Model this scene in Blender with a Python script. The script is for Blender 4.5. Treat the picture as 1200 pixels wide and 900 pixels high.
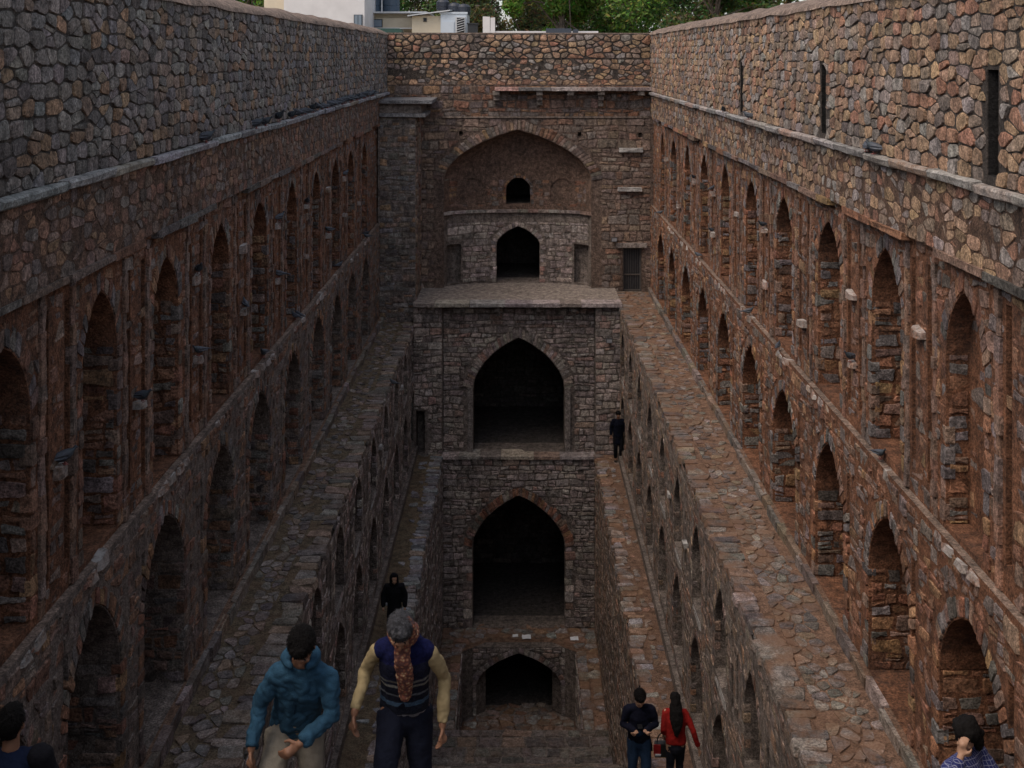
import bpy, bmesh, math, random
from mathutils import Vector, Matrix, Euler, noise as mnoise
R = math.radians
sc = bpy.context.scene
for o in list(bpy.data.objects): bpy.data.objects.remove(o)
COL = sc.collection

# ------------------------------------------------------------------ camera, sky, sun, exposure
F, CX, CY = 1400.0, 608.0, 65.0            # focal length and principal point in pixels of the 1200 x 900 photograph (lens shift)
cam_d = bpy.data.cameras.new('camera'); cam = bpy.data.objects.new('camera', cam_d); COL.objects.link(cam)
cam.location = (0, 0, 0); cam.rotation_euler = (R(90), 0, 0)
cam_d.sensor_width = 36; cam_d.lens = 36*F/1200
cam_d.shift_x = (600-CX)/1200; cam_d.shift_y = (CY-450)/1200
cam_d.clip_start = .05; cam_d.clip_end = 2000
sc.camera = cam
SUN = Vector((-.46, -.30, .83)).normalized()
w = bpy.data.worlds.new('World'); sc.world = w; w.use_nodes = True
nt = w.node_tree; bg = nt.nodes['Background']
sky = nt.nodes.new('ShaderNodeTexSky'); sky.sky_type = 'NISHITA'; sky.sun_disc = False
sky.sun_elevation = math.asin(SUN.z); sky.sun_rotation = math.atan2(SUN.x, SUN.y)
sky.air_density = 1.0; sky.dust_density = 2.0; sky.ozone_density = 1.0
hs = nt.nodes.new('ShaderNodeHueSaturation'); hs.inputs['Saturation'].default_value = .40      # thin overcast: a greyer sky
nt.links.new(sky.outputs[0], hs.inputs['Color']); nt.links.new(hs.outputs[0], bg.inputs[0]); bg.inputs[1].default_value = .15
sun_d = bpy.data.lights.new('sun', 'SUN'); sun = bpy.data.objects.new('sun', sun_d); COL.objects.link(sun)
sun_d.energy = 1.3; sun_d.angle = R(50); sun_d.color = (1, .80, .60)
sun.rotation_euler = (-SUN).to_track_quat('-Z', 'Y').to_euler()
sc.view_settings.view_transform = 'Standard'; sc.view_settings.look = 'None'
sc.view_settings.exposure = 0.58; sc.view_settings.gamma = 1; sc.view_settings.use_curve_mapping = False
sc.cycles.use_denoising = True
sc.cycles.max_bounces = 8; sc.cycles.diffuse_bounces = 5

# ------------------------------------------------------------------ helpers
rng = random.Random(11)
def px(p):                                  # where a point falls in the photograph (only used to rank which stones show largest)
    return (CX+F*p[0]/p[1], CY-F*p[2]/p[1]) if p[1] > .5 else (-1e4, -1e4)
def tag(o, label=None, cat=None, group=None, kind=None):
    if label: o['label'] = label
    if cat: o['category'] = cat
    if group: o['group'] = group
    if kind: o['kind'] = kind
    return o
def empty(name, loc):
    o = bpy.data.objects.new(name, None); COL.objects.link(o); o.location = loc; o.empty_display_size = .2
    return o
class MB:
    """collects verts, faces and a colour per vert, in world space"""
    def __init__(s): s.v = []; s.f = []; s.c = []
    def add(s, vs, fs, col=(.2, .2, .2)):
        b = len(s.v); s.v += [tuple(p) for p in vs]; s.c += [col]*len(vs)
        s.f += [tuple(b+i for i in f) for f in fs]
    def box(s, x0, x1, y0, y1, z0, z1, col=(.2, .2, .2), j=0):
        vs = [(x+rng.uniform(-j, j), y+rng.uniform(-j, j), z+rng.uniform(-j, j)) for z in (z0, z1) for x, y in ((x0, y0), (x1, y0), (x1, y1), (x0, y1))]
        s.add(vs, [(3, 2, 1, 0), (4, 5, 6, 7), (0, 1, 5, 4), (1, 2, 6, 5), (2, 3, 7, 6), (3, 0, 4, 7)], col)
    def tube(s, p0, p1, r0, r1=None, n=8, col=(.2, .2, .2)):
        r1 = r0 if r1 is None else r1
        p0, p1 = Vector(p0), Vector(p1); d = (p1-p0).normalized()
        a = d.orthogonal().normalized(); b = d.cross(a)
        vs = [p+(a*math.cos(t)+b*math.sin(t))*r for p, r in ((p0, r0), (p1, r1)) for t in (2*math.pi*k/n for k in range(n))]
        s.add(vs, [(k, (k+1) % n, n+(k+1) % n, n+k) for k in range(n)]+[tuple(range(n))[::-1], tuple(range(n, 2*n))], col)
    def mesh(s, off=(0, 0, 0), name='mesh'):
        m = bpy.data.meshes.new(name)
        m.from_pydata([(p[0]-off[0], p[1]-off[1], p[2]-off[2]) for p in s.v], [], s.f)
        at = m.color_attributes.new('tint', 'FLOAT_COLOR', 'POINT')
        at.data.foreach_set('color', [x for c in s.c for x in (c[0], c[1], c[2], 1)])
        m.update(); return m
    def build(s, name, mat, parent=None, center=False, smooth=False, loc=None):
        if center: n = len(s.v); off = [sum(p[i] for p in s.v)/n for i in range(3)]
        else: off = tuple(loc) if loc is not None else (tuple(parent.location) if parent and parent.parent is None else (0, 0, 0))
        m = s.mesh(off, name); m.materials.append(mat)
        if smooth: m.polygons.foreach_set('use_smooth', [True]*len(m.polygons))
        o = bpy.data.objects.new(name, m); COL.objects.link(o)
        if parent:
            o.parent = parent
            q = Vector((0, 0, 0)); a = parent
            while a: q += a.location; a = a.parent
            o.location = Vector(off)-q
        else: o.location = off
        return o

# ------------------------------------------------------------------ materials
def newmat(name):
    m = bpy.data.materials.new(name); m.use_nodes = True
    return m, m.node_tree, m.node_tree.nodes['Principled BSDF']
def N(nt, t, **k):
    n = nt.nodes.new(t)
    for a, b in k.items():
        if a.startswith('i_'): n.inputs[a[2:].replace('_', ' ')].default_value = b
        else: setattr(n, a, b)
    return n
def noise_n(nt, vec, scale, detail=4, rough=.6):
    n = N(nt, 'ShaderNodeTexNoise'); n.inputs['Scale'].default_value = scale; n.inputs['Detail'].default_value = detail; n.inputs['Roughness'].default_value = rough
    nt.links.new(vec, n.inputs['Vector']); return n.outputs['Fac']
def ramp(nt, fac, stops):
    r = N(nt, 'ShaderNodeValToRGB')
    while len(r.color_ramp.elements) < len(stops): r.color_ramp.elements.new(.5)
    for e, (p, c) in zip(r.color_ramp.elements, stops): e.position = p; e.color = (c, c, c, 1) if isinstance(c, (int, float)) else (*c, 1)
    nt.links.new(fac, r.inputs[0]); return r.outputs[0]
def mix(nt, mode, fac, a, b):
    m = N(nt, 'ShaderNodeMix', data_type='RGBA', blend_type=mode)
    for s, v in ((0, fac), (6, a), (7, b)):
        if isinstance(v, (int, float)): m.inputs[s].default_value = v
        elif isinstance(v, tuple): m.inputs[s].default_value = (*v, 1)
        else: nt.links.new(v, m.inputs[s])
    return m.outputs[2]
def bump(nt, bs, h, strength, dist, prev=None):
    b = N(nt, 'ShaderNodeBump'); b.inputs['Strength'].default_value = strength; b.inputs['Distance'].default_value = dist
    nt.links.new(h, b.inputs['Height'])
    if prev: nt.links.new(prev, b.inputs['Normal'])
    nt.links.new(b.outputs[0], bs.inputs['Normal']); return b.outputs[0]
def stone_mat(name, base=None, lichen=.5, white=0., grain=1., streak=.5, soil=0., rough=.9):
    m, nt, bs = newmat(name)
    pos = N(nt, 'ShaderNodeNewGeometry'); P = pos.outputs['Position']
    if base is None:
        a = N(nt, 'ShaderNodeAttribute', attribute_name='tint'); c = a.outputs['Color']
    else:
        rgb = N(nt, 'ShaderNodeRGB'); rgb.outputs[0].default_value = (*base, 1); c = rgb.outputs[0]
    n1 = noise_n(nt, P, 7, 6, .65); n2 = noise_n(nt, P, 34, 5, .7); n3 = noise_n(nt, P, 1.1, 4, .6)
    c = mix(nt, 'MULTIPLY', 1, c, ramp(nt, n1, [(.36, .55), (.5, 1.0), (.64, 1.45)]))
    c = mix(nt, 'MULTIPLY', .8, c, ramp(nt, n2, [(.38, .40), (.5, 1.0), (.62, 1.75)]))
    if lichen:                                                             # black weathering crust in patches
        k = N(nt, 'ShaderNodeMath', operation='MULTIPLY'); nt.links.new(ramp(nt, n3, [(.45, 0), (.62, 1)]), k.inputs[0])
        nt.links.new(ramp(nt, noise_n(nt, P, 9, 5, .7), [(.35, .1), (.65, 1)]), k.inputs[1])
        k2 = N(nt, 'ShaderNodeMath', operation='MULTIPLY'); nt.links.new(k.outputs[0], k2.inputs[0]); k2.inputs[1].default_value = lichen
        c = mix(nt, 'MIX', k2.outputs[0], c, (.035, .032, .032))
    if streak:                                                             # rain streaks run down the wall
        mp = N(nt, 'ShaderNodeMapping'); mp.inputs['Scale'].default_value = (2.6, 2.6, .22); nt.links.new(P, mp.inputs[0])
        s = ramp(nt, noise_n(nt, mp.outputs[0], 1.6, 5, .65), [(.5, 0), (.68, 1)])
        k2 = N(nt, 'ShaderNodeMath', operation='MULTIPLY'); nt.links.new(s, k2.inputs[0]); k2.inputs[1].default_value = streak
        c = mix(nt, 'MULTIPLY', k2.outputs[0], c, (.42, .40, .42))
    if soil:
        s = ramp(nt, noise_n(nt, P, 2.3, 5, .65), [(.42, 0), (.6, 1)])
        k2 = N(nt, 'ShaderNodeMath', operation='MULTIPLY'); nt.links.new(s, k2.inputs[0]); k2.inputs[1].default_value = soil
        c = mix(nt, 'MIX', k2.outputs[0], c, (.19, .105, .065))
    if white:                                                              # bird droppings, splashed on what faces up
        sx = N(nt, 'ShaderNodeSeparateXYZ'); nt.links.new(pos.outputs['Normal'], sx.inputs[0])
        up = ramp(nt, sx.outputs[2], [(.0, .45), (.7, 1)])
        s = ramp(nt, noise_n(nt, P, 4.5, 5, .7), [(.40, 0), (.56, 1)])
        k = N(nt, 'ShaderNodeMath', operation='MULTIPLY'); nt.links.new(up, k.inputs[0]); nt.links.new(s, k.inputs[1])
        k2 = N(nt, 'ShaderNodeMath', operation='MULTIPLY'); nt.links.new(k.outputs[0], k2.inputs[0]); k2.inputs[1].default_value = white
        c = mix(nt, 'MIX', k2.outputs[0], c, (.55, .54, .52))
    nt.links.new(c, bs.inputs['Base Color']); bs.inputs['Roughness'].default_value = rough
    bs.inputs['Specular IOR Level'].default_value = .25
    b1 = bump(nt, bs, n1, .7*grain, .08); bump(nt, bs, n2, .8*grain, .03, b1)
    return m
def plain_mat(name, col, rough=.7, spec=.3, vary=.25, scale=12, bumps=0., bscale=40, metal=0.):
    m, nt, bs = newmat(name)
    tc = N(nt, 'ShaderNodeTexCoord'); P = tc.outputs['Object']
    n = noise_n(nt, P, scale, 5, .6)
    c = mix(nt, 'MULTIPLY', 1, (*col,), ramp(nt, n, [(.25, 1-vary), (.75, 1+vary)]))
    nt.links.new(c, bs.inputs['Base Color']); bs.inputs['Roughness'].default_value = rough; bs.inputs['Specular IOR Level'].default_value = spec
    bs.inputs['Metallic'].default_value = metal
    if bumps: bump(nt, bs, noise_n(nt, P, bscale, 4, .6), bumps, .02)
    return m
M = {}
M['stone'] = stone_mat('rubble_stone')
M['stone_face'] = stone_mat('dressed_stone', lichen=.35, streak=.55)
M['mortar_dark'] = stone_mat('dark_mortar', (.07, .056, .047), lichen=.6, grain=1.4)
M['mortar_red'] = stone_mat('red_lime_mortar', (.19, .088, .05), lichen=.55, grain=1.5)
M['mortar_grey'] = stone_mat('grey_lime_mortar', (.20, .165, .145), lichen=.5, grain=1.4)
M['mortar_brown'] = stone_mat('brown_frieze_mortar', (.125, .075, .052), lichen=.6, grain=1.4)
M['facade_mortar'] = stone_mat('brown_lime_mortar', (.155, .11, .088), lichen=.45, grain=1.4)
M['dome'] = stone_mat('red_brown_plaster', (.16, .105, .08), lichen=.5, grain=1.2, streak=.4)
M['plaster'] = stone_mat('old_plaster', (.20, .145, .115), lichen=.45, grain=1., streak=.7)
M['inner_shade'] = stone_mat('inner_shade_stone', (.075, .065, .06), lichen=.3)  # dark base colour paints the shade inside chambers and tunnel
M['terrace'] = stone_mat('terrace_paving', (.25, .21, .185), lichen=.3, streak=0, grain=.8)
M['slit_shade'] = stone_mat('slit_shade_stone', (.012, .011, .011), lichen=.3)  # near-black colour stands in for the shade inside the slits
M['sill'] = stone_mat('dropping_stained_stone', white=.65, lichen=.3, streak=.2)
M['string'] = stone_mat('string_course_stone', lichen=.35, white=.35, streak=.2)
M['slab'] = stone_mat('walkway_slab', lichen=.3, streak=0, soil=.25, grain=.9)
M['slab_red'] = stone_mat('dusty_walkway_slab', lichen=.25, streak=0, soil=.75, grain=.9)
M['earth_moss'] = stone_mat('mossy_earth', (.15, .115, .075), lichen=.3, streak=0, soil=.3, grain=1.6)
M['earth_red'] = stone_mat('red_earth', (.19, .115, .08), lichen=.2, streak=0, soil=.4, grain=1.4)
M['step'] = stone_mat('stair_stone', lichen=.2, streak=0, soil=.25)
M['ground'] = stone_mat('dry_ground', (.22, .17, .11), lichen=.2, streak=0, grain=.6)

GREY = [((.20, .18, .17), 5), ((.235, .21, .19), 4), ((.15, .135, .13), 4), ((.23, .165, .125), 4), ((.28, .165, .095), 2.2), ((.09, .08, .078), 2), ((.17, .17, .18), 2)]
WARM = [((.30, .19, .12), 5), ((.25, .185, .145), 4), ((.36, .235, .135), 2.4), ((.24, .225, .215), 3), ((.28, .135, .085), 2.6), ((.14, .12, .115), 1.6)]
RUST = [((.24, .115, .07), 5), ((.20, .13, .10), 4), ((.17, .15, .145), 4), ((.12, .105, .10), 2), ((.29, .17, .09), 1.6)]
RUSTL = [((.22, .115, .078), 5), ((.19, .135, .11), 5), ((.17, .15, .14), 3), ((.11, .09, .083), 2), ((.25, .145, .085), 1.5)]
FACE = [((.23, .165, .13), 5), ((.20, .15, .125), 5), ((.26, .18, .13), 2.5), ((.24, .13, .09), 2.2), ((.15, .125, .115), 2.5), ((.26, .22, .19), 1.2)]
PALE = [((.36, .30, .27), 5), ((.31, .26, .24), 5), ((.42, .365, .33), 3), ((.33, .215, .175), 1.4), ((.23, .20, .19), 2)]
BRICKY = [((.27, .13, .09), 5), ((.23, .155, .125), 4), ((.28, .235, .205), 3), ((.33, .185, .11), 2)]
SLATE = [((.20, .20, .22), 5), ((.24, .23, .235), 3), ((.15, .145, .155), 3), ((.23, .18, .14), 2)]
SLATEW = [((.24, .20, .175), 5), ((.25, .235, .23), 3), ((.27, .17, .12), 3), ((.17, .155, .155), 2)]
PAVE = [((.165, .145, .13), 5), ((.20, .175, .16), 4), ((.125, .11, .105), 4), ((.20, .15, .115), 3)]
INNER_SHADE = [((.12, .105, .095), 3), ((.08, .07, .066), 3), ((.16, .13, .115), 1)]  # pale stone darkened in colour for the shade inside the chambers
def pick(pal):
    c = rng.choices([p[0] for p in pal], [p[1] for p in pal])[0]; k = rng.uniform(.72, 1.28)
    return tuple(max(.01, x*k*rng.uniform(.94, 1.06)) for x in c)

def tone(pal, k=.45):                         # a quieter pick: pulled towards the palette's mean
    t = sum(p[1] for p in pal); m_ = [sum(p[0][i]*p[1] for p in pal)/t for i in range(3)]; c = pick(pal); return tuple(m_[i]+(c[i]-m_[i])*k for i in range(3))
# ------------------------------------------------------------------ masonry
def wall_map(side, X0): return (lambda u, v, w_: (side*(X0-w_), u, v)), side > 0
def front_map(Y0): return (lambda u, v, w_: (u, Y0-w_, v)), False
def floor_map(Z0): return (lambda u, v, w_: (u, v, Z0+w_)), False
class Hole:
    def __init__(s, uc, hw, v0, vs, va, depth, back=True, k=.42, ring=.24, mat=None):
        s.uc, s.hw, s.v0, s.vs, s.va, s.depth, s.back, s.k, s.ring = uc, hw, v0, vs, va, depth, back, k, ring
    def top(s, u):
        if s.va <= s.vs: return s.vs
        t = min(1, abs(u-s.uc)/s.hw); return s.vs+(s.va-s.vs)*((1-s.k)*math.sqrt(max(0, 1-t*t))+s.k*(1-t))
    def inside(s, u, v, m=0):
        if abs(u-s.uc) >= s.hw+m or v <= s.v0-(m if m < .05 else .02): return False
        k = s.hw/(s.hw+m); uu = s.uc+(u-s.uc)*k
        return v < s.top(uu)+m
def face_holes(mb, mp, u0, u1, v0, v1, holes, w0=0., col=(.2, .2, .2), du=.6, back_mb=None):
    bp = {round(u0, 4), round(u1, 4)}; u = u0
    while u < u1: bp.add(round(u, 4)); u += du
    for h in holes:
        n = 12 if h.va > h.vs else 1
        for k in range(n+1):
            t = -math.cos(math.pi*k/n) if n > 1 else (-1, 1)[k]
            bp.add(round(min(u1, max(u0, h.uc+h.hw*t)), 4))
    bp = sorted(bp)
    W = lambda u, v, w_=0.: mp(u, v, w0+w_)
    Q = lambda a, b, c, d, t=None: (t or mb).add([a, b, c, d], [(0, 1, 2, 3)], col)
    for a, b in zip(bp, bp[1:]):
        if b-a < 1e-4: continue
        m = (a+b)/2; act = sorted([h for h in holes if abs(m-h.uc) < h.hw and h.v0 < v1 and h.top(m) > v0], key=lambda h: h.v0)
        ca = cb = v0
        for h in act:
            hb = max(h.v0, v0)
            if hb-ca > 1e-4 or hb-cb > 1e-4: Q(W(a, ca), W(b, cb), W(b, hb), W(a, hb))
            ta, tb = min(h.top(a), v1), min(h.top(b), v1)
            d = -h.depth
            if h.v0 > v0-1e-6: Q(W(a, hb), W(b, hb), W(b, hb, d), W(a, hb, d))
            Q(W(a, ta), W(a, ta, d), W(b, tb, d), W(b, tb))
            if h.back: Q(W(a, hb, d), W(b, hb, d), W(b, tb, d), W(a, ta, d), back_mb)
            ca, cb = ta, tb
        if v1-ca > 1e-4 or v1-cb > 1e-4: Q(W(a, ca), W(b, cb), W(b, v1), W(a, v1))
    for h in holes:
        for s in (-1, 1):
            u = h.uc+s*h.hw
            if u0 < u < u1: Q(W(u, max(h.v0, v0)), W(u, max(h.v0, v0), -h.depth), W(u, h.vs, -h.depth), W(u, h.vs))
def clip(poly, nx, ny, d):                   # keep points with nx*x+ny*y <= d
    out = []; n = len(poly)
    for i in range(n):
        a, b = poly[i], poly[(i+1) % n]; fa = nx*a[0]+ny*a[1]-d; fb = nx*b[0]+ny*b[1]-d
        if fa <= 0: out.append(a)
        if (fa < 0 < fb) or (fb < 0 < fa):
            t = fa/(fa-fb); out.append((a[0]+(b[0]-a[0])*t, a[1]+(b[1]-a[1])*t))
    return out
def cells(u0, u1, v0, v1, su, sv, jit=.36, drop=.1, vj=None, stag=.5, extra=0.):
    nv = max(1, round((v1-v0)/sv)); nu = max(1, round((u1-u0)/su)); su = (u1-u0)/nu; sv = (v1-v0)/nv
    vj = jit if vj is None else vj
    g = {}
    for j in range(nv):
        o = rng.uniform(-stag, stag)
        for i in range(nu):
            if rng.random() < drop: continue
            b_ = (i+.5+o*(.5 if 0 < i < nu-1 else 0)+rng.uniform(-jit, jit), j+.5+rng.uniform(-vj, vj)); g[i, j] = [b_]
            if rng.random() < extra: g[i, j].append((i+rng.uniform(.05, .95), min(j+.95, max(j+.05, b_[1]+rng.choice((-.45, .45))+rng.uniform(-.1, .1)))))
    out = []
    for (i, j), p in [(k, p) for k, l in g.items() for p in l]:
        poly = [(max(0, p[0]-1.6), max(0, p[1]-1.4)), (min(nu, p[0]+1.6), max(0, p[1]-1.4)), (min(nu, p[0]+1.6), min(nv, p[1]+1.4)), (max(0, p[0]-1.6), min(nv, p[1]+1.4))]
        for dj in (0, -1, 1, -2, 2):
            for di in (-1, 1, -2, 2, 0):
                for q in g.get((i+di, j+dj), ()):
                    if q is p: continue
                    nx, ny = q[0]-p[0], q[1]-p[1]
                    poly = clip(poly, nx, ny, nx*(p[0]+q[0])/2+ny*(p[1]+q[1])/2)
                    if len(poly) < 3: break
                if len(poly) < 3: break
            if len(poly) < 3: break
        if len(poly) >= 3: out.append([(u0+x*su, v0+y*sv) for x, y in poly])
    return out
def courses(u0, u1, v0, v1, su, sv, wob=.4, split=.26, var=.5, shrink=.1):
    n = max(1, round((v1-v0)/sv)); hts = [rng.uniform(1-var*.8, 1+var) for _ in range(n)]; t = sum(hts); ph = rng.uniform(0, 99); out = []
    lines = [v0]
    for h in hts: lines.append(lines[-1]+h*(v1-v0)/t)
    def ln(r, u):
        if r in (0, n): return lines[r]
        return lines[r]+(mnoise.noise((u*.9/su*.35, r*7.3+ph, 0))*wob*1.3+mnoise.noise((u/su*.8, r*3.1-ph, 4))*wob*.6)*sv
    for r in range(n):
        u = u0; off = 0.
        while u < u1-.05*su:
            w_ = su*rng.choice((.5, .7, .85, 1, 1, 1.15, 1.4, 1.8))*rng.uniform(.85, 1.15); e = u1 if u1-(u+w_) < .4*su else u+w_
            o2 = rng.uniform(-.16, .16)*su if e < u1 else 0
            a0, a1, b0, b1 = u-off*.5, u+off*.5, e-o2*.5, e+o2*.5
            lo = lambda x: ln(r, x); hi = lambda x: ln(r+1, x)
            if rng.random() < split and e-u < 1.2*su:
                f = rng.uniform(.35, .65); m0 = lo(a0)+(hi(a1)-lo(a0))*f; m1 = lo(b0)+(hi(b1)-lo(b0))*(f+rng.uniform(-.12, .12)); am, bm = (a0+a1)/2, (b0+b1)/2
                qs = [[(a0, lo(a0)), (b0, lo(b0)), (bm, m1), (am, m0)], [(am, m0), (bm, m1), (b1, hi(b1)), (a1, hi(a1))]]
            else: qs = [[(a0, lo(a0)), (b0, lo(b0)), (b1, hi(b1)), (a1, hi(a1))]]
            for q in qs:
                s0, s1 = rng.uniform(0, shrink)**1.0*rng.random(), rng.uniform(0, shrink)*rng.random(); t0, t1 = rng.uniform(0, shrink)*rng.random(), rng.uniform(0, shrink)*rng.random()
                (ax, ay), (bx, by), (cx_, cy_), (dx, dy) = q; q = [(ax, ay+(dy-ay)*s0), (bx, by+(cy_-by)*s1), (cx_, cy_-(cy_-by)*t0), (dx, dy-(dy-ay)*t1)]
                p = []
                for i in range(4):
                    x, y = q[i]; X, Y = q[(i+1) % 4]; L = math.hypot(X-x, Y-y); k = rng.uniform(-.09, .05)*min(L, sv)
                    p += [(x, y), ((x+X)/2+(Y-y)/(L or 1)*k, (y+Y)/2-(X-x)/(L or 1)*k)]
                out.append(p)
            u = e; off = o2
    return out
def round_poly(poly, joint, cut):
    n = len(poly); cx = sum(p[0] for p in poly)/n; cy = sum(p[1] for p in poly)/n
    q = []
    for x, y in poly:
        d = math.hypot(x-cx, y-cy) or 1e-6; k = max(.3, (d-joint*1.25)/d); q.append((cx+(x-cx)*k, cy+(y-cy)*k))
    L = [math.hypot(q[i][0]-q[i-1][0], q[i][1]-q[i-1][1]) for i in range(n)]; per = sum(L)/n
    q = [p for i, p in enumerate(q) if L[i] > per*.22] or q
    out = []
    for i in range(len(q)):
        a, b = q[i], q[(i+1) % len(q)]
        out += [(a[0]+(b[0]-a[0])*cut, a[1]+(b[1]-a[1])*cut), (b[0]-(b[0]-a[0])*cut, b[1]-(b[1]-a[1])*cut)]
    return out
def stone(mp, flip, poly, w0, h, col, joint=.012, cut=.22, dome=.25, rough=.2, base=-.015):
    """one stone: rim sunk in the mortar, a shoulder, an uneven face"""
    p = round_poly(poly, joint, cut); n = len(p)
    cx = sum(a[0] for a in p)/n; cy = sum(a[1] for a in p)/n
    tilt_u, tilt_v = rng.uniform(-.12, .12)*rough*2, rng.uniform(-.12, .12)*rough*2
    vs = [mp(a, b, w0+base) for a, b in p]
    for a, b in p:
        k = rng.uniform(.86, .95)
        vs.append(mp(cx+(a-cx)*k, cy+(b-cy)*k, w0+h*(1-dome)+(a-cx)*tilt_u+(b-cy)*tilt_v+rng.uniform(-rough, rough)*h*.4))
    vs.append(mp(cx, cy, w0+h+rng.uniform(-rough, rough)*h*.3))
    fs = [(k, (k+1) % n, n+(k+1) % n, n+k) for k in range(n)]+[(n+k, n+(k+1) % n, 2*n) for k in range(n)]
    if flip: fs = [f[::-1] for f in fs]
    return vs, fs, col
def area_px(st):
    n = (len(st[0])-1)//2; q = [px(p) for p in st[0][:n]]
    cx = sum(a[0] for a in q)/n; cy = sum(a[1] for a in q)/n
    if not (0 < cx < 1200 and 0 < cy < 900): return 0
    return abs(sum(q[i-1][0]*q[i][1]-q[i][0]*q[i-1][1] for i in range(n)))/2
def lay(stones, parent, mat, name='stone', keep=300, rest='stone_facing', min_px=40):
    """the stones that show largest become objects of their own, the others one mesh"""
    r = sorted(stones, key=area_px, reverse=True); big = [s for s in r[:keep] if area_px(s) > min_px]; n = len(big)
    for s in big: m = MB(); m.add(*s); m.build(name, mat, parent, center=True)
    if r[n:]:
        m = MB()
        for s in r[n:]: m.add(*s)
        tag(m.build(rest, mat, parent), kind='stuff')
def rubble(mp, flip, u0, u1, v0, v1, su, sv, pal, w0=0, h=(.02, .06), holes=(), joint=.014, cut=.22, jit=.36, drop=.1, margin=None, vj=None, rough=.25, dome=.25, blocks=(), mode='course', wob=.4, shrink=.1, extra=0.):
    out = []
    for poly in (cells(u0, u1, v0, v1, su, sv, jit, drop, vj, extra=extra) if mode == 'cell' else courses(u0, u1, v0, v1, su, sv, wob, shrink=shrink)):
        n = len(poly); cx = sum(a[0] for a in poly)/n; cy = sum(a[1] for a in poly)/n
        hs = [hh for hh in holes if abs(cx-hh.uc) < hh.hw+1.2]
        def bad(u, v): return any(hh.inside(u, v, (hh.ring if margin is None else margin)) for hh in hs) or any(a < u < b and c < v < d for a, b, c, d in blocks)
        if bad(cx, cy): continue
        if hs or blocks:
            q = []
            for a, b in poly:
                if bad(a, b):
                    lo, hi = 0., 1.
                    for _ in range(6):
                        m = (lo+hi)/2
                        if bad(cx+(a-cx)*m, cy+(b-cy)*m): hi = m
                        else: lo = m
                    a, b = cx+(a-cx)*lo, cy+(b-cy)*lo
                q.append((a, b))
            poly = q
        A = abs(sum(poly[i-1][0]*poly[i][1]-poly[i][0]*poly[i-1][1] for i in range(n)))/2
        if A < .12*su*sv: continue
        out.append(stone(mp, flip, poly, w0, rng.uniform(*h), tone(pal, .72), joint, cut, dome, rough))
    return out
def arch_ring(mp, flip, h, w0, pal, size=.2, width=.26, hh=(.03, .06), jamb=True, voussoir=True, depth=.0):
    """jamb stones and voussoirs round an opening"""
    out = []
    if jamb:
        for s in (-1, 1):
            v = h.v0
            while v < h.vs-.08:
                d = rng.uniform(.8, 1.35)*size; e = min(v+d, h.vs); wd = width*rng.uniform(.65, 1.25); o = rng.uniform(-.035, .02)
                a, b = h.uc+s*(h.hw+o), h.uc+s*(h.hw+wd)
                out.append(stone(mp, flip, [(min(a, b), v), (max(a, b), v), (max(a, b), e), (min(a, b), e)], w0, rng.uniform(*hh), pick(pal), .008, .12, .15, .3, base=-.10)); v = e
    if voussoir and h.va > h.vs:
        pts = [(h.uc+h.hw*(-math.cos(math.pi*k/60)), 0) for k in range(61)]; pts = [(u, h.top(u)) for u, _ in pts]
        L = [0]
        for a, b in zip(pts, pts[1:]): L.append(L[-1]+math.hypot(b[0]-a[0], b[1]-a[1]))
        n = max(6, 2*round(L[-1]/size/.7/2)); step = L[-1]/n
        def at(d):
            d = max(0, min(L[-1], d))
            for k in range(60):
                if L[k+1] >= d: t = (d-L[k])/(L[k+1]-L[k] or 1); a, b = pts[k], pts[k+1]; return (a[0]+(b[0]-a[0])*t, a[1]+(b[1]-a[1])*t)
            return pts[-1]
        cc = (h.uc, h.vs-.25*(h.va-h.vs))
        for i in range(n):
            a, b = at(i*step), at((i+1)*step); wd = width*rng.uniform(.85, 1.15)
            def outp(p): d = Vector((p[0]-cc[0], p[1]-cc[1])).normalized(); return (p[0]+d.x*wd, p[1]+d.y*wd)
            out.append(stone(mp, flip, [outp(a), a, b, outp(b)][::-1], w0, rng.uniform(*hh), pick(pal), .010, .12, .15, .3, base=-.05))
    return out

# ------------------------------------------------------------------ levels of the stepwell
X_A, X_B, X_C = 5.0, 3.72, 2.70             # faces of the three terraces of side wall
Z_TOP, Z_STR, Z_LIN, Z_SILL, Z_PLINTH = .80, -1.42, -2.45, -6.02, -9.0
Z_W1, Z_W2, Z_PLAT, Z_PIT = -9.55, -14.2, -20.3, -22.7
Y_FRONT, Y_BACK, Y_NEAR = 42.5, 45.3, 5.0
def stair_z(y):
    pts = [(-3, -1.7), (1.5, -1.7), (8, -5.4), (17, -10.65), (34.2, Z_PLAT-.05)]
    for (a, za), (b, zb) in zip(pts, pts[1:]):
        if y <= b: return za+(zb-za)*(y-a)/(b-a)
    return pts[-1][1]
BAYS = {-1: [8.6, 11.65, 14.35, 17.1, 20.2, 23.3, 26.6, 29.9, 33.0, 36.0, 39.2], 1: [7.4, 10.4, 13.5, 16.4, 19.5, 22.8, 26.0, 29.3, 32.6, 35.9, 39.1, 42.2]}

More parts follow.
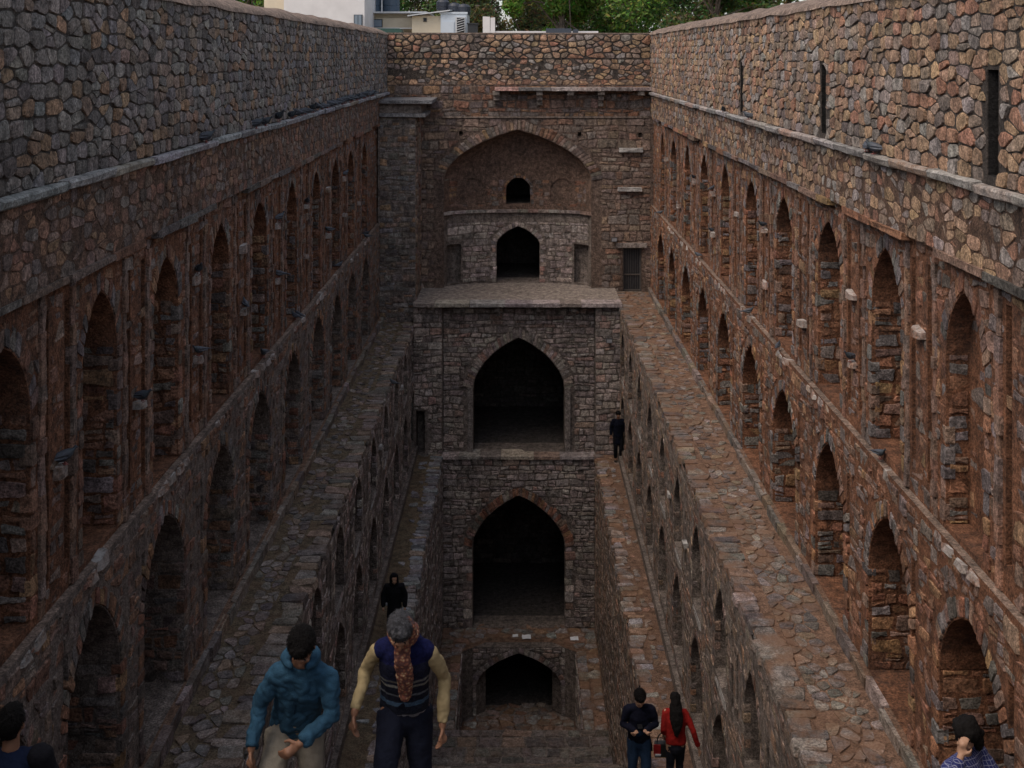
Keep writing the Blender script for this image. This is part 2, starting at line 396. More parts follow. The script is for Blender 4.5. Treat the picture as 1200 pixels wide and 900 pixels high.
LEV = {-1: dict(lin=-2.45, nt=-2.86, nb=-5.95, sill=-6.02, at=-6.52, asp=-7.60, pl=-9.36, wk=-9.55, wl=.0, wp=.12), 1: dict(lin=-2.33, nt=-2.70, nb=-5.58, sill=-5.66, at=-6.28, asp=-7.30, pl=-8.78, wk=-8.95, wl=.0, wp=.08)}
def side_wall(side, label):
    L_ = LEV[side]; Z_LIN, Z_SILL, Z_PLINTH, Z_W1 = L_['lin'], L_['sill'], L_['pl'], L_['wk']; WL_, WP = L_['wl'], L_['wp']
    root = empty('arcaded_wall', (side*X_A, 25, Z_W1)); tag(root, label, 'wall', 'arcaded side walls of the stepwell')
    mp, fl = wall_map(side, X_A); yend = Y_BACK+.3
    palP, palF, palN = (GREY, RUSTL, RUSTL) if side < 0 else (WARM, WARM, RUST)
    bays = BAYS[side]; S = []
    # parapet and frieze
    slits = [] if side < 0 else [Hole(y, .15, -1.28, -.15, -.15, 1.0, ring=.03) for y in (12.6, 19.6, 26.8)]
    m = MB(); face_holes(m, mp, -3, yend, Z_STR, Z_TOP+.02, slits); m.build('parapet_core', M['mortar_dark'], root)
    S += rubble(mp, fl, Y_NEAR, Y_BACK, Z_STR+.05, Z_TOP, .33, .185, palP, holes=slits, h=(.006, .04), joint=.009, cut=.16, dome=.2, jit=.42, vj=.09, drop=.02, mode='cell', extra=.22)
    m = MB(); face_holes(m, mp, -3, yend, Z_LIN, Z_STR, []); m.build('frieze', M['mortar_brown'], root)
    S += rubble(mp, fl, Y_NEAR, Y_BACK, Z_LIN, Z_STR-.02, .32, .17, palF, h=(-.004, .02), joint=.009, cut=.16, jit=.42, vj=.1, drop=.02, mode='cell', extra=.22)
    for h in slits:                          # near-black liner paints in the shade of each drain slit
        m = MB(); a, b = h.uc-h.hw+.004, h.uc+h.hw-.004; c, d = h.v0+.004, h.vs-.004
        m.add([mp(u, v, w_) for w_ in (-.01, -.9) for u, v in ((a, c), (b, c), (b, d), (a, d))], [(4, 5, 6, 7), (0, 1, 5, 4), (1, 2, 6, 5), (2, 3, 7, 6), (3, 0, 4, 7)]); m.build('slit_shade_liner', M['slit_shade'], root)
    # coping: a weathered mortar cap that slopes back
    m = MB(); y = -3.
    prof = [(0.06, Z_TOP-.03), (.02, Z_TOP+.05), (-.25, Z_TOP+.17), (-.55, Z_TOP+.27), (-.95, Z_TOP+.20), (-1.1, -.4)]
    ys = [y+.45*k for k in range(int((yend-y)/.45)+2)]; nn = len(prof)
    vs = [mp(yy, z+mnoise.noise((yy*.7, k*3.1, side*7))*.05, w_+mnoise.noise((yy*1.3, k*5.7, side*3))*.04) for yy in ys for k, (w_, z) in enumerate(prof)]
    m.add(vs, [(i*nn+k, i*nn+k+1, (i+1)*nn+k+1, (i+1)*nn+k) for i in range(len(ys)-1) for k in range(nn-1)])
    m.build('coping', M['plaster'], root, smooth=True)
    # string course, one projecting slab after the other
    y = Y_NEAR
    while y < Y_BACK-.1:
        L = min(rng.uniform(.9, 1.7), Y_BACK-y); m = MB(); a = rng.uniform(.10, .15); z = Z_STR+rng.uniform(-.012, .012); c = pick(SLATE if side < 0 else SLATEW)
        j = lambda: rng.uniform(-.012, .012)
        sec = [(-.05, .055), (a-.02, .05), (a, .03), (a-.01, -.04), (a-.05, -.06), (-.05, -.06)]
        vs = [mp(yy, z+q+j(), p+j()*.7) for yy in (y+.006, y+L*.5, y+L-.006) for p, q in sec]
        fs = [(r*6+k, r*6+(k+1) % 6, (r+1)*6+(k+1) % 6, (r+1)*6+k) for r in (0, 1) for k in range(6)]+[tuple(range(6))[::-1], tuple(range(12, 18))]
        m.add(vs, fs, c); m.build('string_course_slab', M['string'], root, center=True); y += L
    # tall niches between piers, each pier with two slots
    wn = -.10; holes, slots, piers = [], [], []
    for k, yb in enumerate(bays):
        blind = side > 0 and abs(yb-13.5) < .1
        holes.append(Hole(yb+.18+rng.uniform(-.03, .03), rng.uniform(.58, .70), L_['nb']+rng.uniform(-.05, .05), L_['nt']-.80+rng.uniform(-.08, .05), L_['nt']+rng.uniform(-.06, .04), (.28 if blind else 1.1), ring=.17, k=rng.uniform(.2, .36)))
        if k: piers.append(((bays[k-1]+yb)/2+.18, (yb-bays[k-1])))
    for yp, gap in piers:
        for s in (-1, 1): slots.append(Hole(yp+s*.30, .075, L_['nb']+.25, L_['nt']+.1, L_['nt']+.1, .30, ring=.02))
    m = MB(); face_holes(m, mp, -3, yend, Z_SILL, Z_LIN, holes+slots, w0=wn); m.build('niche_core', M['mortar_red'], root)
    S += rubble(mp, fl, Y_NEAR, Y_BACK, Z_SILL, Z_LIN, .26, .18, palN, w0=wn, h=(-.012, .022), holes=holes+slots, joint=.014, rough=.5, vj=.26, cut=.16)
    for h in holes:
        S += arch_ring(mp, fl, h, wn, palN, size=.20, width=.17, hh=(.0, .03), voussoir=False)
        S += arch_ring(mp, fl, h, wn, palN, size=.20, width=.24, hh=(.0, .025), jamb=False)
        if h.uc > 9:                        # stones of the niche's back wall
            S += [q for q in rubble(mp, fl, h.uc-h.hw, h.uc+h.hw, h.v0, h.va, .34, .22, palN, w0=wn-h.depth, h=(-.012, .012), margin=0, joint=.03, cut=.26) if rng.random() < .4]
            for sgn in (-1, 1):             # and of its far cheek
                mc = (lambda uc, s2: (lambda a, b, c: mp(uc-s2*c, b, wn-a)))(h.uc+sgn*h.hw, sgn)
                S += [stone(mc, fl, p, 0, rng.uniform(.0, .035), pick(palN), .012, .18, .25, .35) for p in courses(.02, h.depth, h.v0, h.vs, .28, .17)]
    # lintel line over the piers
    y = Y_NEAR
    while y < Y_BACK-.2:
        L = min(rng.uniform(.6, 1.5), Y_BACK-y); m = MB()
        if rng.random() < .9:
            a = rng.uniform(.02, .07); p, q = mp(y+.01, Z_LIN-.07+rng.uniform(-.02, .02), -.2), mp(y+L-.01, Z_LIN+.02, a)
            m.box(min(p[0], q[0]), max(p[0], q[0]), p[1], q[1], p[2], q[2], pick(palN), .012); m.build('lintel_slab', M['stone_face'], root, center=True)
        y += L
    # pilaster ribs of stacked stones, brackets in the middle of each pier
    brackets = []
    for yp, gap in piers:
        if yp < 9: continue
        for s in (-1, 1):
            m = MB(); v = Z_SILL+.02; yc = yp+s*min(.52, gap/2-.9)
            while v < Z_LIN-.1:
                d = rng.uniform(.14, .30); wd = rng.uniform(.05, .08); a = mp(yc-wd, v, wn-.05); b = mp(yc+wd, min(v+d, Z_LIN-.08), wn+rng.uniform(.015, .05))
                m.box(min(a[0], b[0]), max(a[0], b[0]), a[1], b[1], a[2]+.002, b[2]-.002, tone(palN), .012); v += d
            m.build('pilaster', M['stone_face'], root)
        for z in (-3.55+rng.uniform(-.1, .1), -4.62+rng.uniform(-.12, .12)):
            if rng.random() < .3: continue
            yy = yp+rng.uniform(-.05, .05); out = rng.uniform(.08, .15); m = MB()
            hw_ = rng.uniform(.11, .17)
            m.add(*stone(lambda a, b, c: mp(a, z+c, b), fl, [(yy-hw_, wn-.1), (yy+hw_, wn-.1), (yy+hw_*rng.uniform(.8, 1.1), wn+out), (yy-hw_*rng.uniform(.8, 1.1), wn+out*rng.uniform(.8, 1.1))], 0, rng.uniform(-.01, .015), tone(palN), .004, .2, .3, .8, base=-rng.uniform(.08, .14)))
            m.build('bracket', M['sill'], root); brackets.append((yy, z, wn+out*.6))
    # sills
    for h in holes:
        if h.uc < 9: continue
        u = h.uc-h.hw-.18
        while u < h.uc+h.hw+.1:
            L = rng.uniform(.3, .55); m = MB()
            if rng.random() < .4: u += L; continue
            fm = (lambda z0: (lambda a, b, c: mp(a, z0+c, b)))(Z_SILL-.03+rng.uniform(-.02, .02))
            m.add(*stone(fm, fl, [(u, -.35), (u+L, -.35), (u+L, WL_+.04+rng.uniform(-.03, .05)), (u, WL_+.04+rng.uniform(-.03, .05))], 0, rng.uniform(-.02, .03), tone(palN), .012, .2, .4, .7, base=-.09))
            m.build('sill_stone', M['sill'], root, center=True); u += L
    # arches on the walkway
    arches = []
    for yb in bays:
        arches.append(Hole(yb-.22+rng.uniform(-.05, .05), rng.uniform(.86, .98), Z_PLINTH, L_['asp']+rng.uniform(-.06, .06), L_['at']+rng.uniform(-.04, .04), 1.6, ring=.26, k=rng.uniform(.2, .36)))
    for yp, gap in piers: arches.append(Hole(yp, .07, L_['asp']-.3, L_['at']-.1, L_['at']-.1, .18, ring=.02))
    m = MB(); face_holes(m, mp, -3, yend, Z_PLINTH, Z_SILL, arches, w0=WL_); m.build('arcade_core', M['mortar_red' if side > 0 else 'mortar_grey'], root)
    m = MB(); p, q = mp(-3, Z_SILL+.01, -.3), mp(yend, Z_SILL-.02, .028); m.add([mp(-3, Z_SILL, -.11), mp(yend, Z_SILL, -.11), mp(yend, Z_SILL, WL_), mp(-3, Z_SILL, WL_)], [(0, 1, 2, 3)]); m.build('offset_ledge', M['plaster'], root)
    S += rubble(mp, fl, 9, Y_BACK, Z_PLINTH, Z_SILL-.06, .27, .175, palN, w0=WL_, h=(-.01, .03), holes=arches, joint=.012, rough=.5, vj=.26, cut=.16)
    for h in arches:
        if h.hw > .5 and h.uc > 9:
            S += arch_ring(mp, fl, h, WL_, palN, size=.18, width=.24, hh=(.005, .035))
            for sgn in (-1, 1):
                mc = (lambda uc, s2: (lambda a, b, c: mp(uc-s2*c, b, WL_-a)))(h.uc+sgn*h.hw, sgn)
                S += [stone(mc, fl, p, 0, rng.uniform(.0, .035), pick(palN), .012, .18, .25, .35) for p in courses(.02, h.depth, h.v0, h.vs, .28, .16)]
            S += rubble(mp, fl, h.uc-h.hw, h.uc+h.hw, h.v0, h.va, .32, .22, palN, w0=WL_-h.depth, h=(-.01, .03), margin=0, joint=.018)
    # plinth with its kerb stones
    m = MB(); a, b = mp(-3, Z_W1-.3, -.02), mp(yend, Z_PLINTH-.004, WP); m.box(min(a[0], b[0]), max(a[0], b[0]), a[1], b[1], a[2], b[2]); m.build('plinth', M['earth_red'], root)
    y = 13.
    while y < Y_BACK-.3:
        L = min(rng.uniform(.35, .9), Y_BACK-y); m = MB(); a, b = mp(y+.008, Z_W1-.05, WP-.06), mp(y+L-.008, Z_PLINTH+rng.uniform(-.01, .02), WP+.04+rng.uniform(-.02, .03))
        m.box(min(a[0], b[0]), max(a[0], b[0]), a[1], b[1], a[2], b[2], pick(PAVE), .018); m.build('kerb_stone', M['slab'], root, center=True); y += L
    lay(S, root, M['stone_face'] if 0 else M['stone'])
    return root, brackets, holes, arches, mp
WL, brL, nichesL, archesL, mpL = side_wall(-1, 'long arcaded stone wall with grey parapet and a row of pigeons on its ledge')
WR, brR, nichesR, archesR, mpR = side_wall(1, 'long arcaded rust brown stone wall with narrow dark slits in its parapet')

# lower side walls
def lower_wall(side, label):
    root = empty('terrace_wall', (side*X_B, 30, Z_W2)); tag(root, label, 'wall', 'terrace walls below the upper walkways')
    XB = X_B if side < 0 else 3.60; ZT = Z_W1 if side < 0 else -8.95
    mp, fl = wall_map(side, XB); y0, y1 = 13.4, Y_FRONT+.2; S = []; pal = PALE if side < 0 else FACE
    ups, los, sl = [], [], []
    ys = [15.6+2.86*k for k in range(10)] if side > 0 else [16.2+2.86*k for k in range(10)]
    for y in ys:
        if y > y1-.7: continue
        ups.append(Hole(y, .62, -11.25, -10.35, -9.75 if side < 0 else -9.52, .8, ring=.14, k=.5)); los.append(Hole(y, .80, -13.75, -12.6, -11.78, 1.0, ring=.2, k=.4))
        for s in (-1, 1): sl.append(Hole(y+1.43+s*.22, .07, -11.0, -9.85, -9.85, .2, ring=.02))
    hs = ups+los+sl
    m = MB(); face_holes(m, mp, y0, y1, Z_W2-.3, ZT-.03, hs); m.build('masonry_core', M['mortar_grey'], root)
    S += rubble(mp, fl, y0, y1, Z_W2, ZT-.06, .36, .18, pal, h=(-.008, .02), holes=hs, joint=.011)
    for h in ups+los:
        S += arch_ring(mp, fl, h, 0, pal, size=.17, width=.2, hh=(.0, .02))
    for h in ups:
        m = MB(); m.add(*stone(lambda a, b, c: mp(a, -11.32+c, b), fl, [(h.uc-.66, -.3), (h.uc+.66, -.3), (h.uc+.62, .02), (h.uc-.60, .035)], 0, .03, (.20, .18, .17), .01, .08, .2, .4, base=-.06)); m.build('sill_stone', M['sill'], root, center=True)
        for z in ((-10.4,) if rng.random() < .35 else ()):
            m = MB(); a, b = mp(h.uc+1.28, z-.11, -.1), mp(h.uc+1.52, z, .08); m.box(min(a[0], b[0]), max(a[0], b[0]), a[1], b[1], a[2], b[2], (.24, .22, .21), .02); m.build('bracket', M['sill'], root, center=True)
    m = MB(); a, b = mp(20, Z_W2-.3, -.02), mp(y1, -13.95, .12); m.box(min(a[0], b[0]), max(a[0], b[0]), a[1], b[1], a[2], b[2]); m.build('plinth', M['mortar_grey'], root)
    lay(S, root, M['stone'], min_px=50)
    return root
lower_wall(-1, 'terrace wall of pale grey stone with small niches below the mossy slab walkway')
lower_wall(1, 'terrace wall of brown stone with small niches below the red earth walkway')
def channel_wall(side, label):
    root = empty('channel_wall', (side*X_C, 32, Z_PLAT)); tag(root, label, 'wall', 'plain walls along the lowest flight of stairs')
    mp, fl = wall_map(side, X_C)
    m = MB(); face_holes(m, mp, 22.6, Y_FRONT, Z_PIT-.2, Z_W2-.04, []); m.build('masonry_core', M['mortar_grey'], root)
    lay(rubble(mp, fl, 22.6, Y_FRONT, Z_PLAT, Z_W2-.05, .36, .17, PALE if side < 0 else FACE, h=(-.006, .025), joint=.011), root, M['stone'], min_px=45)
channel_wall(-1, 'plain coursed stone wall dropping from the lower walkway where the hooded person stands')
channel_wall(1, 'plain coursed stone wall dropping from the lower walkway beside the walking couple')

# ------------------------------------------------------------------ walkways
def walkway(side, zt, xin, xout, y0, y1, pal, soil, slabmat, wide, lower=False):
    root = empty('walkway', (side*(xin+xout)/2, (y0+y1)/2, zt)); tag(root, kind='structure')
    m = MB(); nx, ny = 6, int((y1-y0)/.5); xa, xb = xin+.05, xout+.35
    vs = [(side*(xa+(xb-xa)*i/nx), y0+(y1-y0)*k/ny, zt-.012+mnoise.noise((i*.8+side*9, k*.45, zt))*.022) for k in range(ny+1) for i in range(nx+1)]
    m.add(vs, [(k*(nx+1)+i, k*(nx+1)+i+1, (k+1)*(nx+1)+i+1, (k+1)*(nx+1)+i) for k in range(ny) for i in range(nx)])
    m.build('earth_bed', soil, root, smooth=True)
    mp = lambda a, b, c: (side*a, b, zt+c)
    S = []; y = y0
    while y < y1-.05:                       # edge slabs laid across, ragged at the drop
        d = rng.uniform(.16, .40) if not lower else rng.uniform(.14, .34); e = min(y+d, y1)
        a = xin-rng.uniform(-.04, .06); b = xin+wide*rng.uniform(.65, 1.15); sk = rng.uniform(-.05, .05)
        S.append(stone(mp, side < 0, [(a, y+sk), (b, y+rng.uniform(-.03, .03)), (b+rng.uniform(-.1, .1), e+rng.uniform(-.02, .04)), (a+rng.uniform(-.05, .05), e+sk)], 0, rng.uniform(.006, .028), pick(pal), .006, .10, .12, .3, base=-.10)); y = e
    for p in cells(xin+wide*1.05, xout-.02, y0, y1, .23, .25, .4, .08, extra=.2):
        cy = sum(q[1] for q in p)/len(p); cx = sum(q[0] for q in p)/len(p)
        keep = (.95 if cy < 25 else .7) if not lower else .6
        if rng.random() > keep or (cx > xout-.22 and rng.random() < .6): continue
        S.append(stone(mp, side < 0, p, 0, rng.uniform(.0, .014), pick(pal), .010, .18, .12, .3, base=-.05))
    lay(S, root, slabmat, name='flagstone', rest='small_flagstones', keep=300, min_px=20)
    return root
walkway(-1, Z_W1, X_B, 4.86, 13.6, 42.8, PAVE, M['earth_moss'], M['slab'], .50)
walkway(1, -8.95, 3.60, 4.92, 13.6, Y_BACK, PAVE, M['earth_red'], M['slab_red'], .45)
walkway(-1, Z_W2, X_C, 3.52, 22.8, Y_FRONT, SLATE, M['earth_moss'], M['slab'], .45, True)
walkway(1, Z_W2, X_C, 3.52, 22.8, Y_FRONT, SLATEW, M['earth_red'], M['slab_red'], .42, True)

# ------------------------------------------------------------------ stairs
st = empty('stairs', (0, 18, Z_PLAT)); tag(st, kind='structure')
STEPS = []
y = -2.6; run = .335
m = MB(); m.box(-5.3, 5.3, -3.2, 1.5, -2.2, -1.7); m.build('landing', M['step'], st)
y = 1.5
while y < 34.2:
    STEPS.append((y, y+run, stair_z(y+run*.5))); y += run
for a, b, z in STEPS:
    X = 5.02 if z > Z_W1-.02 else (X_B-.0 if z > Z_W2-.02 else X_C)
    X -= .01
    zb = z-.75
    m = MB()
    if a < 21.5:
        m.box(-X, X, a, b+.02, zb, z, pick(SLATEW), .004); m.build('step', M['step'], st)
    else:
        m.box(-X+.02, X-.02, a+.03, b+.01, zb, z-.03, pick(SLATEW)); s = m.build('step', M['mortar_grey'], st)
        x = -X
        while x < X-.05:
            L = rng.uniform(.32, .75); e = X if X-(x+L) < .3 else x+L
            q = MB(); q.box(x+.012, e-.012, a+rng.uniform(.0, .03), b-.012, z-.16, z+rng.uniform(-.02, .015), pick(PAVE), .012); q.build('tread_block', M['step'], s, center=True); x = e

# platform with the sunken pit
ft = empty('landing', (0, 35, Z_PLAT)); tag(ft, kind='structure')
m = MB(); m.box(-X_C, X_C, 33.9, 36.0, Z_PIT-.3, Z_PLAT-.03); m.build('bed', M['mortar_grey'], ft)
lay([stone(lambda a, b, c: (a, b, Z_PLAT-.03+c), False, p, 0, rng.uniform(.02, .032), pick(PAVE), .012, .08, .1, .3) for p in courses(-X_C, X_C, 34.15, 35.98, .55, .42, .12, .0, .2, .03)], ft, M['step'], name='flagstone', rest='small_flagstones', min_px=10)
pl = empty('platform', (0, 39, Z_PLAT)); tag(pl, kind='structure')
PIT = [(-1.95, 36.0), (-1.95, 40.7), (-1.15, 41.4), (1.15, 41.4), (1.95, 40.7), (1.95, 36.0)]
m = MB(); z = Z_PLAT-.03
OUT = [(-X_C, 36.), (-X_C, Y_FRONT+.3), (-1.15, Y_FRONT+.3), (1.15, Y_FRONT+.3), (X_C, Y_FRONT+.3), (X_C, 36.)]
vs = [(x, y, z) for x, y in OUT]+[(x, y, z) for x, y in PIT]
m.add(vs, [(0, 1, 7, 6), (1, 2, 8, 7), (2, 3, 9, 8), (3, 4, 10, 9), (4, 5, 11, 10)])
m.build('bed', M['earth_red'], pl)
mpz = lambda a, b, c: (a, b, Z_PLAT-.03+c)
def in_pit(x, y):
    if y > 41.4: return False
    hw = 1.95 if y < 40.7 else 1.95-.8*(y-40.7)/.7
    return abs(x) < hw+.0
S = []
for p in cells(-X_C, X_C, 36, Y_FRONT+.2, .42, .36, .3, .1):
    if any(in_pit(*q) for q in p): continue
    S.append(stone(mpz, False, p, 0, rng.uniform(.02, .035), pick(SLATEW), .012, .15, .15, .5))
e = 36.
while e < 40.65:                            # edging blocks round the pit
    L = rng.uniform(.4, .7); f = min(e+L, 40.7)
    for s in (-1, 1): S.append(stone(mpz, False, [(min(s*1.95, s*2.3), e), (max(s*1.95, s*2.3), e), (max(s*1.95, s*2.3), f), (min(s*1.95, s*2.3), f)], 0, .045, pick(SLATEW), .006, .1, .15, .3))
    e = f
lay(S, pl, M['slab_red'], name='flagstone', rest='small_flagstones', min_px=15)
pit = empty('pit', (0, 39, Z_PIT)); tag(pit, kind='structure')
m = MB()
for (xa, ya), (xb, yb) in zip(PIT, PIT[1:]):
    if (xa, xb) == (-1.15, 1.15): continue
    m.add([(xa, ya, Z_PIT-.1), (xb, yb, Z_PIT-.1), (xb, yb, Z_PLAT-.03), (xa, ya, Z_PLAT-.03)], [(0, 1, 2, 3)])
m.build('side_wall', M['mortar_grey'], pit)
mpb, _ = front_map(41.05)
PH = Hole(0, 1.45, Z_PIT, -21.65, -20.55, .7, back=False, ring=.2, k=.36)
m = MB(); face_holes(m, mpb, -1.95, 1.95, Z_PIT, Z_PLAT-.05, [PH]); m.box(-1.95, 1.95, 41.05, 41.4, Z_PLAT-.05, Z_PLAT-.035); m.build('arch_wall', M['mortar_grey'], pit)
S = rubble(mpb, False, -1.95, 1.95, Z_PIT, Z_PLAT-.06, .34, .2, PALE, h=(.02, .04), holes=[PH])+arch_ring(mpb, False, PH, 0, PALE, size=.26, width=.22, hh=(.02, .04))
for s in (-1, 1):
    mc = (lambda s: lambda a, b, c: (s*(1.95-c), a, b))(s)
    S += [stone(mc, s > 0, p, 0, rng.uniform(.015, .04), pick(PALE), .012, .2, .2, .3) for p in cells(36.05, 40.7, Z_PIT, Z_PLAT-.04, .4, .18, .3, .1, .2)]
lay(S, pit, M['stone'], min_px=25)
m = MB(); m.box(-2, 2, 35.5, 44.5, Z_PIT-.3, Z_PIT-.02); m.build('bed', M['earth_red'], pit)
mpz2 = lambda a, b, c: (a, b, Z_PIT-.02+c)
lay([stone(mpz2, False, p, 0, rng.uniform(.02, .04), pick(SLATEW), .014, .15, .15, .5) for p in cells(-1.9, 1.9, 36, 41.9, .42, .36, .3, .1)], pit, M['slab_red'], name='flagstone', rest='small_flagstones', min_px=15)
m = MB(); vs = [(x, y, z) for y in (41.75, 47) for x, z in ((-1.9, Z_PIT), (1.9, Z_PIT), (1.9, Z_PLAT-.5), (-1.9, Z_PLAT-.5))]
m.add(vs, [(4, 5, 6, 7), (0, 1, 5, 4), (1, 2, 6, 5), (2, 3, 7, 6), (3, 0, 4, 7)]); m.build('tunnel', M['inner_shade'], pit)

# ------------------------------------------------------------------ the well house at the far end
wh = empty('well_house', (0, Y_FRONT, Z_PLAT)); tag(wh, 'tiered stone well house with stacked pointed arches and a deep vaulted niche', 'building')
S, SB = [], []
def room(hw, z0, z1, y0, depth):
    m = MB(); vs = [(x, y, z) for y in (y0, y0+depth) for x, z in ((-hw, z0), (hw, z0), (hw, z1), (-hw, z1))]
    m.add(vs, [(4, 5, 6, 7), (0, 1, 5, 4), (1, 2, 6, 5), (2, 3, 7, 6), (3, 0, 4, 7)]); m.build('chamber', M['inner_shade'], wh)
    if hw > 2: S.extend(rubble(front_map(y0+depth-.005)[0], False, -hw, hw, z0, z1, .4, .22, INNER_SHADE, h=(.01, .04)))
# lowest visible storey
mp1, _ = front_map(Y_FRONT-.1)
H1 = Hole(0, 1.64, Z_PLAT, -17.45, -15.62, .9, back=False, ring=.30, k=.36)
m = MB(); face_holes(m, mp1, -X_C-.02, X_C+.02, Z_PLAT-.1, Z_W2, [H1]); m.build('storey_core', M['mortar_grey'], wh)
S += rubble(mp1, False, -X_C, X_C, Z_PLAT, Z_W2-.1, .33, .19, PALE, h=(.02, .055), holes=[H1], vj=.26)
S += arch_ring(mp1, False, H1, 0, BRICKY, size=.17, width=.34, hh=(.03, .06), jamb=False)+arch_ring(mp1, False, H1, 0, PALE, size=.28, width=.32, hh=(.03, .06), voussoir=False)
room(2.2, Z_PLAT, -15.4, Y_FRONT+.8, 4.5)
# sill ledge between the storeys
x = -X_C-.05
while x < X_C:
    L = rng.uniform(.6, 1.2); e = X_C+.05 if X_C-(x+L) < .4 else x+L
    m = MB(); m.box(x+.005, e-.005, Y_FRONT-.22, Y_FRONT+.6, Z_W2-.10, Z_W2+.0, pick(PALE), .008); m.build('ledge_slab', M['stone_face'], wh, center=True); x = e
# second storey: panel set back between two piers
mp2, _ = front_map(Y_FRONT+.32)
H2 = Hole(0, 1.64, Z_W2, -11.95, -10.12, 1.0, back=False, ring=.32, k=.36)
PAN = 2.72
m = MB(); face_holes(m, mp2, -PAN, PAN, Z_W2, -8.9, [H2]); m.build('storey_core', M['mortar_grey'], wh)
S += rubble(mp2, False, -PAN, PAN, Z_W2, -9.05, .36, .2, PALE, h=(.02, .05), holes=[H2], vj=.25)
S += arch_ring(mp2, False, H2, 0, PALE, size=.16, width=.36, hh=(.03, .06), jamb=False)
for s in (-1, 1):                           # smooth moulded frame of the arch
    m = MB(); a, b = s*1.645, s*1.84; m.box(min(a, b), max(a, b), Y_FRONT+.22, Y_FRONT+.4, Z_W2+.002, -11.9, (.23, .2, .185), .006); m.build('jamb', M['stone_face'], wh, center=True)
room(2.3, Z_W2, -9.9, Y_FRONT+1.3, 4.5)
DR = Hole(-3.5, .16, Z_W2, -12.65, -12.65, .8, ring=.05)
for s in (-1, 1):
    mpp, _ = front_map(Y_FRONT); a, b = (-3.76, -PAN) if s < 0 else (PAN, 3.68)
    hs = [DR] if s < 0 else []
    m = MB(); face_holes(m, mpp, a, b, Z_W2-.02, -8.9, hs)
    x = s*PAN; m.add([(x, Y_FRONT, Z_W2), (x, Y_FRONT+.33, Z_W2), (x, Y_FRONT+.33, -8.9), (x, Y_FRONT, -8.9)], [(0, 1, 2, 3)]); m.build('side_pier', M['mortar_grey'], wh)
    S += rubble(mpp, False, a, b, Z_W2, -8.95, .32, .24, PALE, h=(.02, .05), holes=hs, vj=.2, jit=.25, joint=.012)
# terrace over it
x = -3.75
while x < 3.6:
    L = rng.uniform(.7, 1.3); e = 3.66 if 3.66-(x+L) < .5 else x+L
    m = MB(); m.box(x+.005, e-.005, Y_FRONT-.2, Y_FRONT+.5, -8.92, -8.79, pick(PALE), .012); m.build('eave_slab', M['stone_face'], wh, center=True); x = e
m = MB(); m.box(-3.75, 3.64, Y_FRONT+.48, Y_BACK+1.4, -8.95, -8.81); m.build('terrace', M['terrace'], wh)
for x in (-2.0, -.75, .7, 1.95):
    m = MB(); m.box(x-.09, x+.09, Y_FRONT-.05, Y_FRONT+.4, -9.12, -8.925, (.2, .17, .15), .01); m.box(x-.08, x+.08, Y_FRONT+.1, Y_FRONT+.4, -9.3, -9.122, (.2, .17, .15), .01); m.build('corbel', M['stone_face'], wh)
# upper facade with the vaulted niche
mp3, _ = front_map(Y_BACK)
IW = Hole(-.05, 2.8, -8.82, -4.75, -2.82, .12, back=False, ring=.36, k=.34)
DOOR = Hole(4.3, .36, -8.97, -7.28, -7.28, .22, ring=.06)
put = [Hole(x, .07, z, z+.18, z+.18, .3, ring=.03) for x, z in ((-2.2, -3.05), (2.3, -3.08), (4.6, -3.1), (-3.62, -5.5))]
m = MB(); face_holes(m, mp3, -5.02, 5.35, -9.3, .82, [IW, DOOR]+put); m.build('facade_core', M['facade_mortar'], wh)
m = MB(); face_holes(m, mp3, -5.02, 5.35, -.9, .81, [], w0=.012); m.build('parapet_core', M['mortar_dark'], wh)
S += rubble(mp3, False, -5, 5, -.12, .80, .34, .26, WARM, w0=.012, h=(.02, .07), joint=.022, cut=.19, jit=.36, vj=.26, drop=.04, rough=.4, mode='cell', extra=.35)
S += rubble(mp3, False, -5, 5, -1.12, -.14, .30, .2, WARM, w0=.012, h=(-.01, .04), joint=.016, mode='cell', jit=.4, vj=.3, extra=.4, drop=.05, cut=.18)
S += rubble(mp3, False, -5, 5, -2.33, -1.14, .34, .22, RUST, h=(.012, .04), joint=.014, holes=put)
S += rubble(mp3, False, -5, 5, -9.0, -2.37, .40, .235, FACE, h=(.012, .035), holes=[IW, DOOR]+put, joint=.012, jit=.28, vj=.14, drop=.04, cut=.14)
S += arch_ring(mp3, False, IW, 0, FACE+[((.33, .2, .12), 3)], size=.2, width=.40, hh=(.03, .05), jamb=False)
m = MB(); m.box(-2.9, 4.9, Y_BACK-.06, Y_BACK+.1, -2.37, -2.31, (.22, .17, .14), .008); m.build('moulding', M['stone_face'], wh)
# vaulted niche: hollow surface with a window, a doorway and two side recesses
def iw_w(u, v):
    hw = IW.hw
    if v > IW.vs:
        lo, hi = 0., IW.hw
        for _ in range(18):
            mid = (lo+hi)/2
            if IW.top(IW.uc+mid) > v: lo = mid
            else: hi = mid
        hw = max(lo, .01)
    r = min(1, abs(u-IW.uc)/hw); return -.12-.95*math.sqrt(max(0, 1-r*r))*(hw/IW.hw)**.6
WIN = Hole(-.02, .47, -5.78, -5.15, -4.66, .5, back=False, ring=.10, k=.5); DW = Hole(-.03, .84, -8.8, -7.35, -6.63, 1.0, back=False, ring=.22, k=.4)
NI = [Hole(s*2.45-.05, .27, -8.75, -7.25, -7.25, .35, ring=.04) for s in (-1, 1)]
BL = [Hole(s*1.72-.05, .45, -5.7, -5.15, -4.72, .06, ring=.02, k=.3) for s in (-1, 1)]
iwm = lambda u, v, w_: mp3(u, v, iw_w(u, v)+w_)
vl = -8.8; rows = [vl, -8.2, -7.6, -7.0, -6.4, -5.95]
